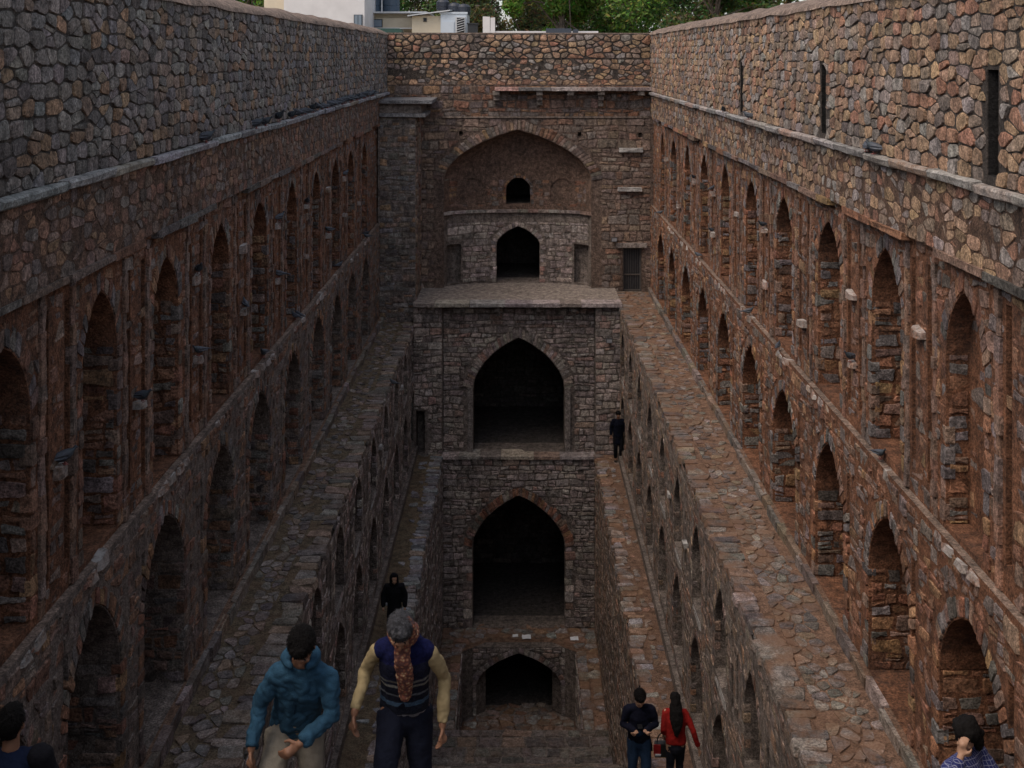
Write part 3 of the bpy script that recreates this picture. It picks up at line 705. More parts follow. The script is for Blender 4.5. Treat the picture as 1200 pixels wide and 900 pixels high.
m = MB(); face_holes(m, iwm, IW.uc-IW.hw, IW.uc+IW.hw, -8.81, -6.0, [DW]+NI, du=.2); m.build('niche_wall', M['mortar_grey'], wh)
m = MB()
us = [IW.uc+IW.hw*math.sin(math.pi/2*(k/14-1)) for k in range(29)]
face_holes(m, iwm, IW.uc-IW.hw, IW.uc+IW.hw, -6.0, IW.vs, [WIN]+BL, du=.2)
nv = 14
for a, b in zip(us, us[1:]):
    ta, tb = IW.top(a), IW.top(b)
    for k in range(nv):
        f0, f1 = (k/nv)**.8, ((k+1)/nv)**.8
        za0, za1, zb0, zb1 = (max(IW.vs+.0, IW.vs+(t-IW.vs)*f) for t, f in ((ta, f0), (ta, f1), (tb, f0), (tb, f1)))
        if max(za0, za1, zb0, zb1) <= WIN.va+.02 and 0: continue
        m.add([iwm(a, za0, 0), iwm(b, zb0, 0), iwm(b, zb1, 0), iwm(a, za1, 0)], [(0, 1, 2, 3)])
m.build('half_dome', M['dome'], wh, smooth=True)
S += rubble(iwm, False, IW.uc-IW.hw+.1, IW.uc+IW.hw-.1, -8.75, -6.45, .33, .2, PALE, h=(.012, .035), holes=[DW]+NI, joint=.012, vj=.2)
S += rubble(iwm, False, IW.uc-IW.hw+.15, IW.uc+IW.hw-.15, -5.85, -4.8, .30, .2, RUST, h=(.002, .014), holes=[WIN]+BL, joint=.015, vj=.2)
for k in range(14):                         # curved ledge of the niche
    a, b = IW.uc-IW.hw+2*IW.hw*k/14, IW.uc-IW.hw+2*IW.hw*(k+1)/14; m = MB()
    wa, wb = iw_w(a, -6), iw_w(b, -6)
    vs = [mp3(u, z, w_+o) for z in (-6.08, -5.97) for u, w_, o in ((a+.004, wa, -.1), (b-.004, wb, -.1), (b-.004, wb, .1), (a+.004, wa, .1))]
    m.add(vs, [(3, 2, 1, 0), (4, 5, 6, 7), (0, 1, 5, 4), (1, 2, 6, 5), (2, 3, 7, 6), (3, 0, 4, 7)], pick(PALE)); m.build('ledge_slab', M['stone_face'], wh, center=True)
S += arch_ring(iwm, False, DW, 0, PALE, size=.17, width=.22, hh=(.02, .035))
S += arch_ring(iwm, False, WIN, 0, RUST, size=.15, width=.12, hh=(.015, .03))
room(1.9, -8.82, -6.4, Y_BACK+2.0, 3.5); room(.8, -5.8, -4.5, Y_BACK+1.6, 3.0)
lay(S, wh, M['stone'], min_px=30)
# balcony slab on brackets
x = -.9
while x < 4.9:
    L = rng.uniform(.8, 1.3); e = 4.98 if 4.98-(x+L) < .5 else x+L
    m = MB(); m.box(x+.004, e-.004, Y_BACK-.55, Y_BACK+.1, -1.33, -1.20, pick(PALE), .012); m.build('balcony_slab', M['stone_face'], wh, center=True); x = e
for x, h in ((-.85, .5), (.78, .55), (1.95, .2), (3.1, .6), (4.6, .25)):
    m = MB(); m.box(x-.12, x+.12, Y_BACK-.45, Y_BACK+.05, -1.33-.16, -1.334, (.24, .2, .17), .01)
    if h > .3: m.box(x-.11, x+.11, Y_BACK-.3, Y_BACK+.05, -1.33-.36, -1.494, (.2, .16, .14), .012); m.box(x-.10, x+.10, Y_BACK-.16, Y_BACK+.05, -1.33-h, -1.694, (.17, .14, .12), .012)
    m.build('bracket', M['stone_face'], wh)
# flat stone brackets on the courses beside the arch
for x, z in ((4.25, -3.5), (4.2, -5.0)):
    m = MB(); m.box(x-.45, x+.45, Y_BACK-.2, Y_BACK+.1, z-.14, z, (.28, .26, .25), .02); m.build('bracket', M['sill'], wh)
# gate to the stair beside the terrace
g = MB(); g.box(DOOR.uc-.36, DOOR.uc+.36, Y_BACK+.19, Y_BACK+.21, -8.97, -7.28, (.02, .02, .022)); dr = g.build('door', plain_mat('dark_iron', (.03, .03, .034), .5, .4), wh)
for a, b, c, d in ((-.34, -.30, -8.95, -7.3), (.30, .34, -8.95, -7.3), (-.30, .30, -7.34, -7.3), (-.30, .30, -8.95, -8.9), (-.30, .30, -8.35, -8.31)):
    g = MB(); g.box(DOOR.uc+a, DOOR.uc+b, Y_BACK+.13, Y_BACK+.18, c, d); g.build('rail', plain_mat('iron_frame', (.10, .085, .075), .5, .4), dr)
for k in range(6):
    g = MB(); x = DOOR.uc-.22+.088*k; g.tube((x, Y_BACK+.155, -8.92), (x, Y_BACK+.155, -7.33), .009, n=6); g.build('bar', plain_mat('iron_bar', (.07, .06, .055), .5, .4) if k == 0 else bpy.data.materials['iron_bar'], dr)
g = MB(); g.box(DOOR.uc-.62, DOOR.uc+.55, Y_BACK-.12, Y_BACK+.1, -7.27, -7.1, (.26, .22, .2), .012); g.build('lintel', M['stone_face'], wh)
# floodlight over the door and on the pier
def lamp(x, y, z, label):
    r = empty('floodlight', (x, y, z)); tag(r, label, 'floodlight', 'small dark floodlights on the well house')
    b = MB(); b.box(x-.11, x+.11, y-.2, y-.07, z-.08, z+.08, (.03, .03, .03), .006); b.build('housing', bpy.data.materials['dark_iron'], r)
    b = MB(); b.tube((x, y-.07, z-.02), (x, y+.05, z-.1), .02); b.build('bracket', bpy.data.materials['dark_iron'], r)
    b = MB(); b.box(x-.09, x+.09, y-.215, y-.205, z-.06, z+.06); b.build('glass', plain_mat('lamp_glass', (.25, .25, .27), .15, .5), r)
lamp(3.6, Y_BACK-.05, -6.95, 'small dark floodlight on the facade beside the iron gate')
lamp(3.2, Y_FRONT-.06, -10.1, 'small dark floodlight on the pier below the terrace')
# buttress in the corner
YB = 42.8
bt = empty('corner_buttress', (-4.3, YB, Z_W1)); tag(bt, 'stout stone corner buttress with flat cap slabs at the end of the mossy walkway', 'buttress')
m = MB(); m.box(-5.05, -3.70, YB, Y_BACK+.1, Z_W1-.2, -2.2); m.build('core', M['mortar_grey'], bt)
mpq, _ = front_map(YB)
Sq = rubble(mpq, False, -5.0, -3.70, Z_W1, -2.22, .28, .19, GREY, h=(.015, .04), joint=.014)
mcq = lambda a, b, c: (-3.70+c, a, b)
Sq += [stone(mcq, False, p, 0, rng.uniform(.015, .04), pick(FACE), .012, .2, .2, .3) for p in cells(YB, Y_BACK, Z_W1, -2.22, .34, .22, .3, .1, .2)]
lay(Sq, bt, M['stone'], min_px=25)
for z, x1, y0 in ((-2.2, -3.35, YB-.15), (-1.72, -3.1, YB-.2)):
    m = MB(); m.box(-5.03, x1, y0, Y_BACK+.05, z, z+.13, (.19, .185, .19), .012); m.build('cap_slab', M['stone_face'], bt)
m = MB(); m.box(-5.02, -3.5, YB+.02, Y_BACK+.08, -2.068, -1.722, (.16, .15, .15)); m.build('cap_core', M['mortar_grey'], bt)
# ------------------------------------------------------------------ ground outside the well
gr = MB(); zg = -.35
xs = [-400, -5.9, 5.9, 400]; ys = [-300, -3.2, 46.4, 900]
for i in range(3):
    for k in range(3):
        if (i, k) != (1, 1): gr.add([(xs[i], ys[k], zg), (xs[i+1], ys[k], zg), (xs[i+1], ys[k+1], zg), (xs[i], ys[k+1], zg)], [(0, 1, 2, 3)])
tag(gr.build('ground', M['ground']), kind='structure')
m = MB(); m.box(-5.05, 5.05, Y_BACK+.0+.25, Y_BACK+1.1, -2, .86, (.2, .14, .1), .02)
m.build('parapet_back', M['plaster'], wh)

# ------------------------------------------------------------------ people
def ico(sub):
    b = bmesh.new(); bmesh.ops.create_icosphere(b, subdivisions=sub, radius=1); vs = [v.co.copy() for v in b.verts]; fs = [tuple(v.index for v in f.verts) for f in b.faces]; b.free(); return vs, fs
ICO = ico(2)
TS = bpy.data.scenes.new('work')
class Blob:
    """tapered limbs and ellipsoids melted into one skin by a voxel remesh"""
    def __init__(s): s.v = []; s.f = []
    def add(s, vs, fs): b = len(s.v); s.v += [tuple(p) for p in vs]; s.f += [tuple(i+b for i in f) for f in fs]
    def ell(s, c, r, rot=(0, 0, 0)):
        E = Euler([R(a) for a in rot]).to_matrix(); c = Vector(c); s.add([c+E @ Vector((p.x*r[0], p.y*r[1], p.z*r[2])) for p in ICO[0]], ICO[1]); return s
    def limb(s, pts, flat=None, caps=True):  # pts: [(x,y,z,r) ...]; flat: (axis vector, factor) squashes the section
        n = 12; P = [Vector(p[:3]) for p in pts]; rings = []
        ref = None
        for i, p in enumerate(P):
            d = (P[min(i+1, len(P)-1)]-P[max(i-1, 0)]).normalized()
            a = (d.orthogonal() if ref is None else ref-d*ref.dot(d)).normalized(); ref = a; b = d.cross(a); r = pts[i][3]
            rg = []
            for k in range(n):
                q = (a*math.cos(2*math.pi*k/n)+b*math.sin(2*math.pi*k/n))*r
                if flat: f = Vector(flat[0]).normalized(); q = q-f*q.dot(f)*(1-flat[1])
                rg.append(p+q)
            rings.append(rg)
        vs = [q for rg in rings for q in rg]; m = len(P)
        fs = [(i*n+k, i*n+(k+1) % n, (i+1)*n+(k+1) % n, (i+1)*n+k) for i in range(m-1) for k in range(n)]+[tuple(range(n))[::-1], tuple(range((m-1)*n, m*n))]
        s.add(vs, fs)
        if caps:
            for i in (0, m-1): s.ell(P[i], (pts[i][3]*.98,)*3 if not flat else (pts[i][3]*.9,)*3)
        return s
    def build(s, name, mat, parent, base, voxel=.012, smooth=6, wrinkle=0., wscale=9., rot=None):
        m = bpy.data.meshes.new('t'); m.from_pydata([(p[0]-base[0], p[1]-base[1], p[2]-base[2]) for p in s.v], [], s.f)
        b = bmesh.new(); b.from_mesh(m); bmesh.ops.recalc_face_normals(b, faces=b.faces); b.to_mesh(m); b.free()
        t = bpy.data.objects.new('t', m); TS.collection.objects.link(t)
        md = t.modifiers.new('r', 'REMESH'); md.mode = 'VOXEL'; md.voxel_size = voxel; md.use_smooth_shade = True
        md = t.modifiers.new('s', 'SMOOTH'); md.factor = .5; md.iterations = smooth
        with bpy.context.temp_override(scene=TS, view_layer=TS.view_layers[0]): dg = bpy.context.evaluated_depsgraph_get(); me = bpy.data.meshes.new_from_object(t.evaluated_get(dg))
        bpy.data.objects.remove(t); bpy.data.meshes.remove(m)
        if wrinkle:
            nv_ = len(me.vertices); co = [0.]*(3*nv_); no = [0.]*(3*nv_); me.vertices.foreach_get('co', co); me.vertices.foreach_get('normal', no)
            for i in range(nv_):
                x, y, z = co[3*i:3*i+3]
                k = mnoise.fractal((x*wscale, y*wscale, z*wscale*.7), .8, 2.2, 3)+.25-.6*(1-abs(mnoise.noise((x*wscale*1.7+3, y*wscale*1.2, z*wscale*2.1))))**5
                for q in range(3): co[3*i+q] += no[3*i+q]*k*wrinkle
            me.vertices.foreach_set('co', co)
        me.materials.clear(); me.materials.append(mat); me.name = name
        me.polygons.foreach_set('use_smooth', [True]*len(me.polygons)); me.update()
        o = bpy.data.objects.new(name, me); COL.objects.link(o); o.parent = parent
        return o
def cloth_mat(name, col, bumps=.3, scale=60, vary=.2): return plain_mat(name, col, .92, .12, vary, 14, bumps, scale)
skin = plain_mat('skin', (.23, .115, .07), .55, .35, .12, 20)
skin_pale = plain_mat('pale_skin', (.36, .21, .14), .55, .35, .12, 20)
hair_black = plain_mat('black_hair', (.006, .005, .005), .8, .15, .5, 60, .6, 160)
hair_grey = plain_mat('greying_hair', (.055, .055, .062), .7, .2, .95, 32, .6, 150)
shoe = plain_mat('dark_shoe', (.02, .018, .017), .5, .4)
eye_white = plain_mat('eye_white', (.5, .48, .45), .3, .5); eye_dark = plain_mat('iris', (.02, .012, .01), .2, .5)
def hand(bl, wrist, dirv, palmn, thumb, curl=.5, sc_=1.):
    """palm, four fingers of unequal length with two bends, thumb off the side"""
    d = Vector(dirv).normalized(); nrm = Vector(palmn); nrm = (nrm-d*nrm.dot(d)).normalized(); side = d.cross(nrm).normalized()*thumb; w_ = Vector(wrist)
    k = sc_
    bl.limb([(*(w_-d*.02), .024*k), (*(w_+d*.03*k), .030*k), (*(w_+d*.085*k), .036*k)], flat=(nrm, .48))
    for i, (o, L) in enumerate(((.028, .072), (.0095, .080), (-.0095, .075), (-.027, .058))):
        p = w_+d*.085*k+side*o*k; dd = d.copy(); pts = [(*p, .0098*k)]
        for seg, a in ((.45, curl*35), (.32, curl*55), (.23, curl*40)):
            dd = (Matrix.Rotation(R(a), 3, d.cross(nrm)) @ dd).normalized(); 
            p = p+dd*L*seg*k; pts.append((*p, .0085*k))
        bl.limb(pts)
    p = w_+d*.025*k+side*.028*k; q = p+(d*.55+side*.8+nrm*.25).normalized()*.035*k; r_ = q+(d*.9+side*.25+nrm*.4).normalized()*.03*k
    bl.limb([(*p, .013*k), (*q, .0115*k), (*r_, .009*k)])
def head_parts(bl, c, rot, k=1.):
    """skull, jaw, nose, brow and ears; the face looks along local -Y before the rotation"""
    E = Euler([R(a) for a in rot]).to_matrix(); c = Vector(c); T = lambda x, y, z: c+E @ Vector((x*k, y*k, z*k))
    def el(p, r): bl.ell(T(*p), [q*k for q in r], rot)
    el((0, .012, .028), (.075, .094, .088)); el((0, -.02, -.035), (.060, .070, .075)); el((0, -.045, -.085), (.034, .036, .028))
    el((0, -.088, .010), (.040, .012, .012))
    bl.limb([(*T(0, -.088, .008), .010*k), (*T(0, -.108, -.026), .014*k), (*T(0, -.100, -.034), .015*k)])
    for s in (-1, 1):
        el((s*.076, .008, -.008), (.010, .020, .032)); el((s*.040, -.072, -.022), (.022, .016, .018))
    el((0, -.089, -.058), (.024, .009, .007)); el((0, -.087, -.068), (.020, .009, .007))
    return T
def face_parts(T, root, base, E):
    for s in (-1, 1):
        e = Blob().ell(T(s*.031, -.079, -.002), (.011, .009, .007)); e.build('eye', eye_dark, root, base, .004, 1)
def person(name, label, base, J, clothes, voxel=.009, head_rot=(0, 0, 0), hair=None, skinm=skin, hands=None, hk=1., face=False, sleeves='long'):
    """J: joints in world space; head, neck, chest, pelvis, sh_l, el_l, wr_l, sh_r ..., hip_l, kn_l, an_l ..."""
    base = Vector(base); root = empty(name, base); tag(root, label, 'person')
    j = {k: Vector(v) for k, v in J.items()}
    b = Blob(); T = head_parts(b, j['head'], head_rot, hk)
    b.limb([(*j['neck'], .058*hk), (*(j['neck']*.5+j['head']*.5), .052*hk), (*T(0, .02, -.03), .055*hk)])
    fw = (j['sh_r']-j['sh_l']).cross(Vector((0, 0, 1))).normalized()
    ax = fw
    b.limb([(*j['pelvis'], .10), (*(j['pelvis']*.6+j['chest']*.4), .105), (*j['chest'], .125), (*(j['chest']*.3+j['neck']*.7), .09), (*j['neck'], .058)], flat=(ax, .66))
    for s in 'lr':
        b.limb([(*j['sh_'+s], .042), (*j['el_'+s], .034), (*j['wr_'+s], .027)])
        b.limb([(*(j['chest']*.5+j['neck']*.5), .045), (*j['sh_'+s], .04)])
        b.limb([(*j['hip_'+s], .085), (*(j['hip_'+s]*.45+j['kn_'+s]*.55), .068), (*j['kn_'+s], .052), (*(j['kn_'+s]*.6+j['an_'+s]*.4), .05), (*j['an_'+s], .034)])
        ft = j.get('toe_'+s, j['an_'+s]+fw*.17+Vector((0, 0, -.06)))
        b.limb([(*(j['an_'+s]+Vector((0, 0, -.03))), .036), (*ft, .03)])
        if hands:
            d, n, t, c = hands[s]; hand(b, j['wr_'+s], d, n, t, c, 1.0)
        else: b.ell(j['wr_'+s]+(j['wr_'+s]-j['el_'+s]).normalized()*.07, (.035, .035, .05))
    b.build('body', skinm, root, base, voxel, 3)
    for s in 'lr':                            # shoes
        ft = j.get('toe_'+s, j['an_'+s]+fw*.17+Vector((0, 0, -.06)))
        Blob().limb([(*(j['an_'+s]+Vector((0, 0, -.045))-fw*.03), .048), (*(ft+Vector((0, 0, -.008))), .043)], flat=((0, 0, 1), .85)).build('shoe', shoe, root, base, .014, 3)
    if face: face_parts(T, root, base, None)
    for c in clothes: c(root, base, j, T, fw)
    if hair: hair(root, base, j, T, head_rot, hk)
    return root
def short_hair(mat, size=1.0, low=-.01, wr=.008):
    def f(root, base, j, T, rot, k):
        b = Blob(); b.ell(T(0, .022, .045), [a*k*size for a in (.085, .098, .086)], rot); b.ell(T(0, .062, .005), [a*k*size for a in (.074, .058, .07)], rot); b.ell(T(0, -.045, .082), [a*k for a in (.062, .042, .034)], rot)
        b.build('hair', mat, root, base, .008, 1, wr*1.3, 45)
        E = Euler([R(a) for a in rot]).to_matrix(); st_ = MB(); hr = random.Random(3)
        for _ in range(1100):                # loose strands lying over the cap, combed away from the crown
            th, ph = hr.uniform(0, 6.283), math.acos(hr.uniform(-.12, 1)); d = Vector((math.sin(ph)*math.cos(th), math.sin(ph)*math.sin(th), math.cos(ph)))
            p = Vector((0, .022, .045))+Vector((d.x*.086, d.y*.099, d.z*.087))*size*1.01; tg = Vector((d.x*d.z, d.y*d.z-.25, -(1-d.z*d.z)-.05))+Vector((hr.gauss(0, .35), hr.gauss(0, .35), hr.gauss(0, .2))); tg = (tg-d*tg.dot(d)*.8).normalized()
            L = hr.uniform(.025, .05); sd_ = tg.cross(d).normalized()*hr.uniform(.0012, .0026); q = p+tg*L*.6+d*hr.uniform(.002, .008); e = p+tg*L+d*hr.uniform(-.004, .009)
            P_ = [j['head']+E @ (v*k) for v in (p-sd_, p+sd_, q+sd_*.8, q-sd_*.8, e)]; st_.add(P_, [(0, 1, 2, 3), (3, 2, 4)])
        st_.build('hair_strands', mat, root)
    return f
def top(name, mat, sleeve=True, hem=-.08, fat=1.0, wr=.010, collar=True, sl_fat=1.0, voxel=.012, cuff=1.0, mat2=None):
    def f(root, base, j, T, fw):
        b = Blob(); up = (j['chest']-j['pelvis']).normalized(); h0 = j['pelvis']+up*hem
        b.limb([(*h0, .180*fat), (*(j['pelvis']+up*.06), .172*fat), (*(j['pelvis']*.5+j['chest']*.5), .168*fat), (*j['chest'], .182*fat), (*(j['chest']*.4+j['neck']*.6), .140*fat), (*(j['neck']-up*.005), .083)], flat=(fw, .70), caps=False)
        for s in 'lr':
            b.limb([(*(j['chest']*.35+j['neck']*.65), .072), (*((j['sh_'+s]+Vector((0, 0, -.012)))*(1 if sleeve else .84)+(j['chest']*.35+j['neck']*.65)*(0 if sleeve else .16)), .064*sl_fat)])
            if sleeve:
                e, q = j['el_'+s], j['wr_'+s]
                b.limb([(*(j['sh_'+s]+Vector((0, 0, -.012))), .066*sl_fat), (*(j['sh_'+s]*.5+e*.5), .063*sl_fat), (*e, .055*sl_fat), (*(e*.5+q*.5), .053*sl_fat), (*(q*.94+e*.06), .046*sl_fat*cuff)], caps=False)
                b.ell(e, (.056*sl_fat,)*3)
        o = b.build(name, mat, root, base, voxel, 4, wr, 8)
        return o
    return f
def trousers(mat, wr=.008, fat=1.0, voxel=.013):
    def f(root, base, j, T, fw):
        b = Blob(); up = (j['chest']-j['pelvis']).normalized()
        b.limb([(*(j['pelvis']+up*.10), .150*fat), (*j['pelvis'], .160*fat), (*((j['hip_l']+j['hip_r'])/2-up*.06), .150*fat)], flat=(fw, .74))
        for s in 'lr':
            h, k, a = j['hip_'+s], j['kn_'+s], j['an_'+s]
            b.limb([(*h, .103*fat), (*(h*.5+k*.5), .092*fat), (*k, .076*fat), (*(k*.5+a*.5), .070*fat), (*(a+Vector((0, 0, .01))), .062*fat)], caps=False); b.ell(k, (.074*fat,)*3)
        b.build('trousers', mat, root, base, voxel, 4, wr, 9)
    return f
def stand(y):                               # top of the step under y
    for a, b, z in STEPS:
        if a <= y < b: return z
    return stair_z(y)

# man in the blue jacket, climbing with his head bowed, one arm across his front
def zip_line(root, base, j, T, fw):
    b = MB(); up = (j['chest']-j['pelvis']).normalized()
    pts = [j['pelvis']+up*(-.08+.1*k)+fw*(.128 if k < 5 else .115) for k in range(6)]
    for p, q in zip(pts, pts[1:]): b.tube(p, q, .006, n=6, col=(.01, .02, .04))
    b.build('zip', cloth_mat('zip_tape', (.012, .03, .06)), root)
def hood(mat):
    def f(root, base, j, T, fw):
        b = Blob(); c = j['neck']+Vector((0, 0, .03)); n = 14; ring = []
        side = (j['sh_r']-j['sh_l']).normalized()
        for k in range(n+1):
            a = 2*math.pi*(.5+(k/n-.5)*.80)-math.pi; p = c+side*math.sin(a)*.098-fw*math.cos(a)*.085+Vector((0, 0, .03*math.cos(a)-.012)); ring.append((*p, .036 if math.cos(a) > -.5 else .024))
        b.limb(ring); b.ell(c-fw*.11+Vector((0, 0, -.03)), (.11, .06, .075))
        b.build('hood', mat, root, base, .011, 4, .006, 14)
    return f
blue = cloth_mat('blue_fleece', (.026, .070, .118), .4, 90, .35); 
zj = stand(8.2); fz = stand(7.75)
J = dict(head=(-1.415, 7.80, -3.86), neck=(-1.445, 7.92, -4.01), chest=(-1.46, 8.02, -4.19), pelvis=(-1.53, 8.20, -4.56),
         sh_l=(-1.625, 7.98, -4.12), el_l=(-1.74, 8.02, -4.36), wr_l=(-1.765, 7.88, -4.575), sh_r=(-1.265, 7.98, -4.13), el_r=(-1.235, 7.92, -4.37), wr_r=(-1.42, 7.74, -4.46),
         hip_l=(-1.63, 8.17, -4.62), kn_l=(-1.65, 7.86, -4.84), an_l=(-1.64, 7.95, fz+.11), toe_l=(-1.65, 7.80, fz+.05), hip_r=(-1.44, 8.22, -4.62), kn_r=(-1.40, 8.12, -5.0), an_r=(-1.42, 8.30, zj+.11), toe_r=(-1.41, 8.13, zj+.05))
khaki = cloth_mat('khaki_trousers', (.19, .17, .14))
person('person', 'person in a blue zipped jacket climbing the steps with bowed head', (-1.52, 8.12, zj), J, [top('jacket', blue, hem=-.13, fat=1.0, sl_fat=1.0, wr=.020), hood(blue), zip_line, trousers(khaki)], head_rot=(48, 0, -6), hair=short_hair(hair_black, 1.0), hk=1.0, voxel=.0065,
       hands={'l': ((0, -.1, -1), (1, 0, 0), 1, .45), 'r': ((-.8, -.25, -.5), (-.3, .9, -.2), -1, .5)}, face=True)
# man in the striped slipover with a scarf
def stripes_mat():
    m, nt, bs = newmat('striped_knit'); tc = N(nt, 'ShaderNodeTexCoord'); sx = N(nt, 'ShaderNodeSeparateXYZ'); nt.links.new(tc.outputs['Object'], sx.inputs[0])
    mp = N(nt, 'ShaderNodeMapRange'); mp.inputs[1].default_value = .95; mp.inputs[2].default_value = 1.66; nt.links.new(sx.outputs[2], mp.inputs[0])
    r = N(nt, 'ShaderNodeValToRGB'); r.color_ramp.interpolation = 'CONSTANT'
    st_ = [(0, (.02, .02, .03)), (.10, (.16, .16, .18)), (.135, (.015, .018, .03)), (.24, (.05, .09, .15)), (.29, (.012, .014, .025)), (.36, (.09, .10, .12)), (.385, (.012, .014, .025)), (.47, (.16, .16, .15)), (.50, (.015, .018, .035)), (.53, (.13, .13, .13)), (.555, (.012, .014, .03)), (.74, (.008, .010, .045))]
    while len(r.color_ramp.elements) < len(st_): r.color_ramp.elements.new(.5)
    for e, (p, c) in zip(r.color_ramp.elements, st_): e.position = p; e.color = (*c, 1)
    nt.links.new(mp.outputs[0], r.inputs[0])
    c = mix(nt, 'MULTIPLY', 1, r.outputs[0], ramp(nt, noise_n(nt, tc.outputs['Object'], 60, 3), [(.3, .6), (.7, 1.4)]))
    nt.links.new(c, bs.inputs['Base Color']); bs.inputs['Roughness'].default_value = .95; bs.inputs['Specular IOR Level'].default_value = .1
    bump(nt, bs, noise_n(nt, tc.outputs['Object'], 120, 3), .4, .01); return m
def scarf_mat():
    m, nt, bs = newmat('checked_scarf'); tc = N(nt, 'ShaderNodeTexCoord')
    v = N(nt, 'ShaderNodeTexVoronoi'); v.inputs['Scale'].default_value = 42; nt.links.new(tc.outputs['Object'], v.inputs['Vector'])
    c = ramp(nt, v.outputs['Distance'], [(.22, (.33, .25, .15)), (.42, (.24, .08, .045)), (.65, (.09, .035, .03))])
    nt.links.new(c, bs.inputs['Base Color']); bs.inputs['Roughness'].default_value = .95
    bump(nt, bs, noise_n(nt, tc.outputs['Object'], 50, 4), .5, .02); return m
def scarf(root, base, j, T, fw):
    b = Blob(); c = j['neck']+Vector((0, 0, .02)); side = (j['sh_r']-j['sh_l']).normalized(); n = 12
    b.limb([(*(c+side*math.sin(2*math.pi*k/n)*.078+fw*(math.cos(2*math.pi*k/n)*.075+.01)+Vector((0, 0, -.03*math.cos(2*math.pi*k/n)))), .034) for k in range(n+1)])
    up = (j['chest']-j['pelvis']).normalized()
    b.limb([(*(c+fw*.10), .05), (*(j['chest']+fw*.155+up*.06), .062), (*(j['chest']+fw*.165-up*.10+side*.015), .060), (*(j['chest']+fw*.155-up*.27+side*.02), .045)], flat=(fw, .38))
    # over the far side of the head
    b.limb([(*T(.05, -.05, -.09), .032), (*T(.088, -.012, -.02), .028), (*T(.080, .02, .06), .024), (*T(.05, .05, .10), .018)])
    b.build('scarf', scarf_mat(), root, base, .010, 3, .009, 16)
def collar(root, base, j, T, fw):
    side = (j['sh_r']-j['sh_l']).normalized(); c = j['neck']
    b = Blob().limb([(*(c+side*.075-fw*.03+Vector((0, 0, .035))), .022), (*(c+side*.105+fw*.045+Vector((0, 0, -.01))), .028), (*(c+side*.12+fw*.10+Vector((0, 0, -.07))), .012)], flat=(side, .5))
    b.build('collar', cream, root, base, .009, 2)
cream = cloth_mat('cream_shirt', (.30, .235, .13), .3, 50)
navy = cloth_mat('navy_trousers', (.008, .010, .020))
zv, fv = stand(8.45), stand(8.1)
J = dict(head=(-.795, 8.02, -3.865), neck=(-.785, 8.14, -3.95), chest=(-.785, 8.22, -4.13), pelvis=(-.80, 8.40, -4.53),
         sh_l=(-.965, 8.20, -4.065), el_l=(-1.065, 8.30, -4.27), wr_l=(-1.115, 8.10, -4.46), sh_r=(-.605, 8.20, -4.085), el_r=(-.515, 8.30, -4.32), wr_r=(-.525, 8.20, -4.60),
         hip_l=(-.89, 8.37, -4.59), kn_l=(-.91, 8.14, -4.92), an_l=(-.90, 8.24, fv+.11), toe_l=(-.91, 8.09, fv+.05), hip_r=(-.71, 8.42, -4.59), kn_r=(-.69, 8.36, -5.0), an_r=(-.70, 8.52, zv+.11), toe_r=(-.69, 8.35, zv+.05))
person('person', 'grey haired person in a dark striped slipover and checked scarf on the steps', (-.8, 8.35, zv), J, [top('shirt', cream, hem=-.02, fat=.90, sl_fat=.84, wr=.012), top('slipover', stripes_mat(), sleeve=False, hem=-.12, fat=1.02, wr=.009, sl_fat=1.06), scarf, trousers(navy, fat=1.05)],
       head_rot=(46, 0, 3), hair=short_hair(hair_grey, .98), hk=.97, voxel=.0065, hands={'l': ((-.1, -.1, -1), (1, 0, 0), 1, .55), 'r': ((.05, -.1, -1), (-1, 0, 0), -1, .6)}, face=True)

# man looking at his telephone, woman with the red top
dark_coat = cloth_mat('dark_jacket', (.006, .007, .016)); jeans = cloth_mat('blue_jeans', (.012, .026, .055)); jeans_dark = cloth_mat('dark_jeans', (.012, .013, .02)); red = cloth_mat('red_top', (.22, .012, .010))
def standing(x, y, z, f, h=1.7, head_fwd=.0, lean=.03, step=.12, arms=None, width=1.):
    k = h/1.7; fx = Vector((0, f, 0)); P = lambda lx, ly, lz: (x+lx*k*width*-f*-1, y+ly*k*f, z+lz*k)
    J = dict(head=P(0, lean+head_fwd, 1.55), neck=P(0, lean, 1.42), chest=P(0, lean*.6, 1.24), pelvis=P(0, 0, .93))
    for s, sg in (('l', -1), ('r', 1)):
        a = arms[s] if arms else [(sg*.27, .0, 1.12), (sg*.27, .08, .88)]
        J['sh_'+s] = P(sg*.185, lean, 1.37); J['el_'+s] = P(*a[0]); J['wr_'+s] = P(*a[1])
        st_ = step*(1 if s == 'l' else -1)
        J['hip_'+s] = P(sg*.09, 0, .87); J['kn_'+s] = P(sg*.10, max(0, st_)+.04, .47); J['an_'+s] = P(sg*.10, st_-.04, .10); J['toe_'+s] = P(sg*.115, st_+.12, .045)
    return J
def stepper(y, f, step):
    return stand(y+f*step), stand(y-f*step)
def seat_feet(J, y, f, step):                # put each foot on its own step
    for s, st_ in (('l', step), ('r', -step)):
        z = stand(J['an_'+s][1]); x, yy, _ = J['an_'+s]; J['an_'+s] = (x, yy, z+.10); x, yy, _ = J['toe_'+s]; J['toe_'+s] = (x, yy, z+.045)
YC = 18.5; zc = stand(YC)
J = standing(1.86, YC, zc+.0, -1, 1.72, .07, .06, .10, arms={'l': [(-.25, .06, 1.12), (-.06, .30, 1.14)], 'r': [(.25, .06, 1.12), (.07, .30, 1.13)]}); seat_feet(J, YC, -1, .1)
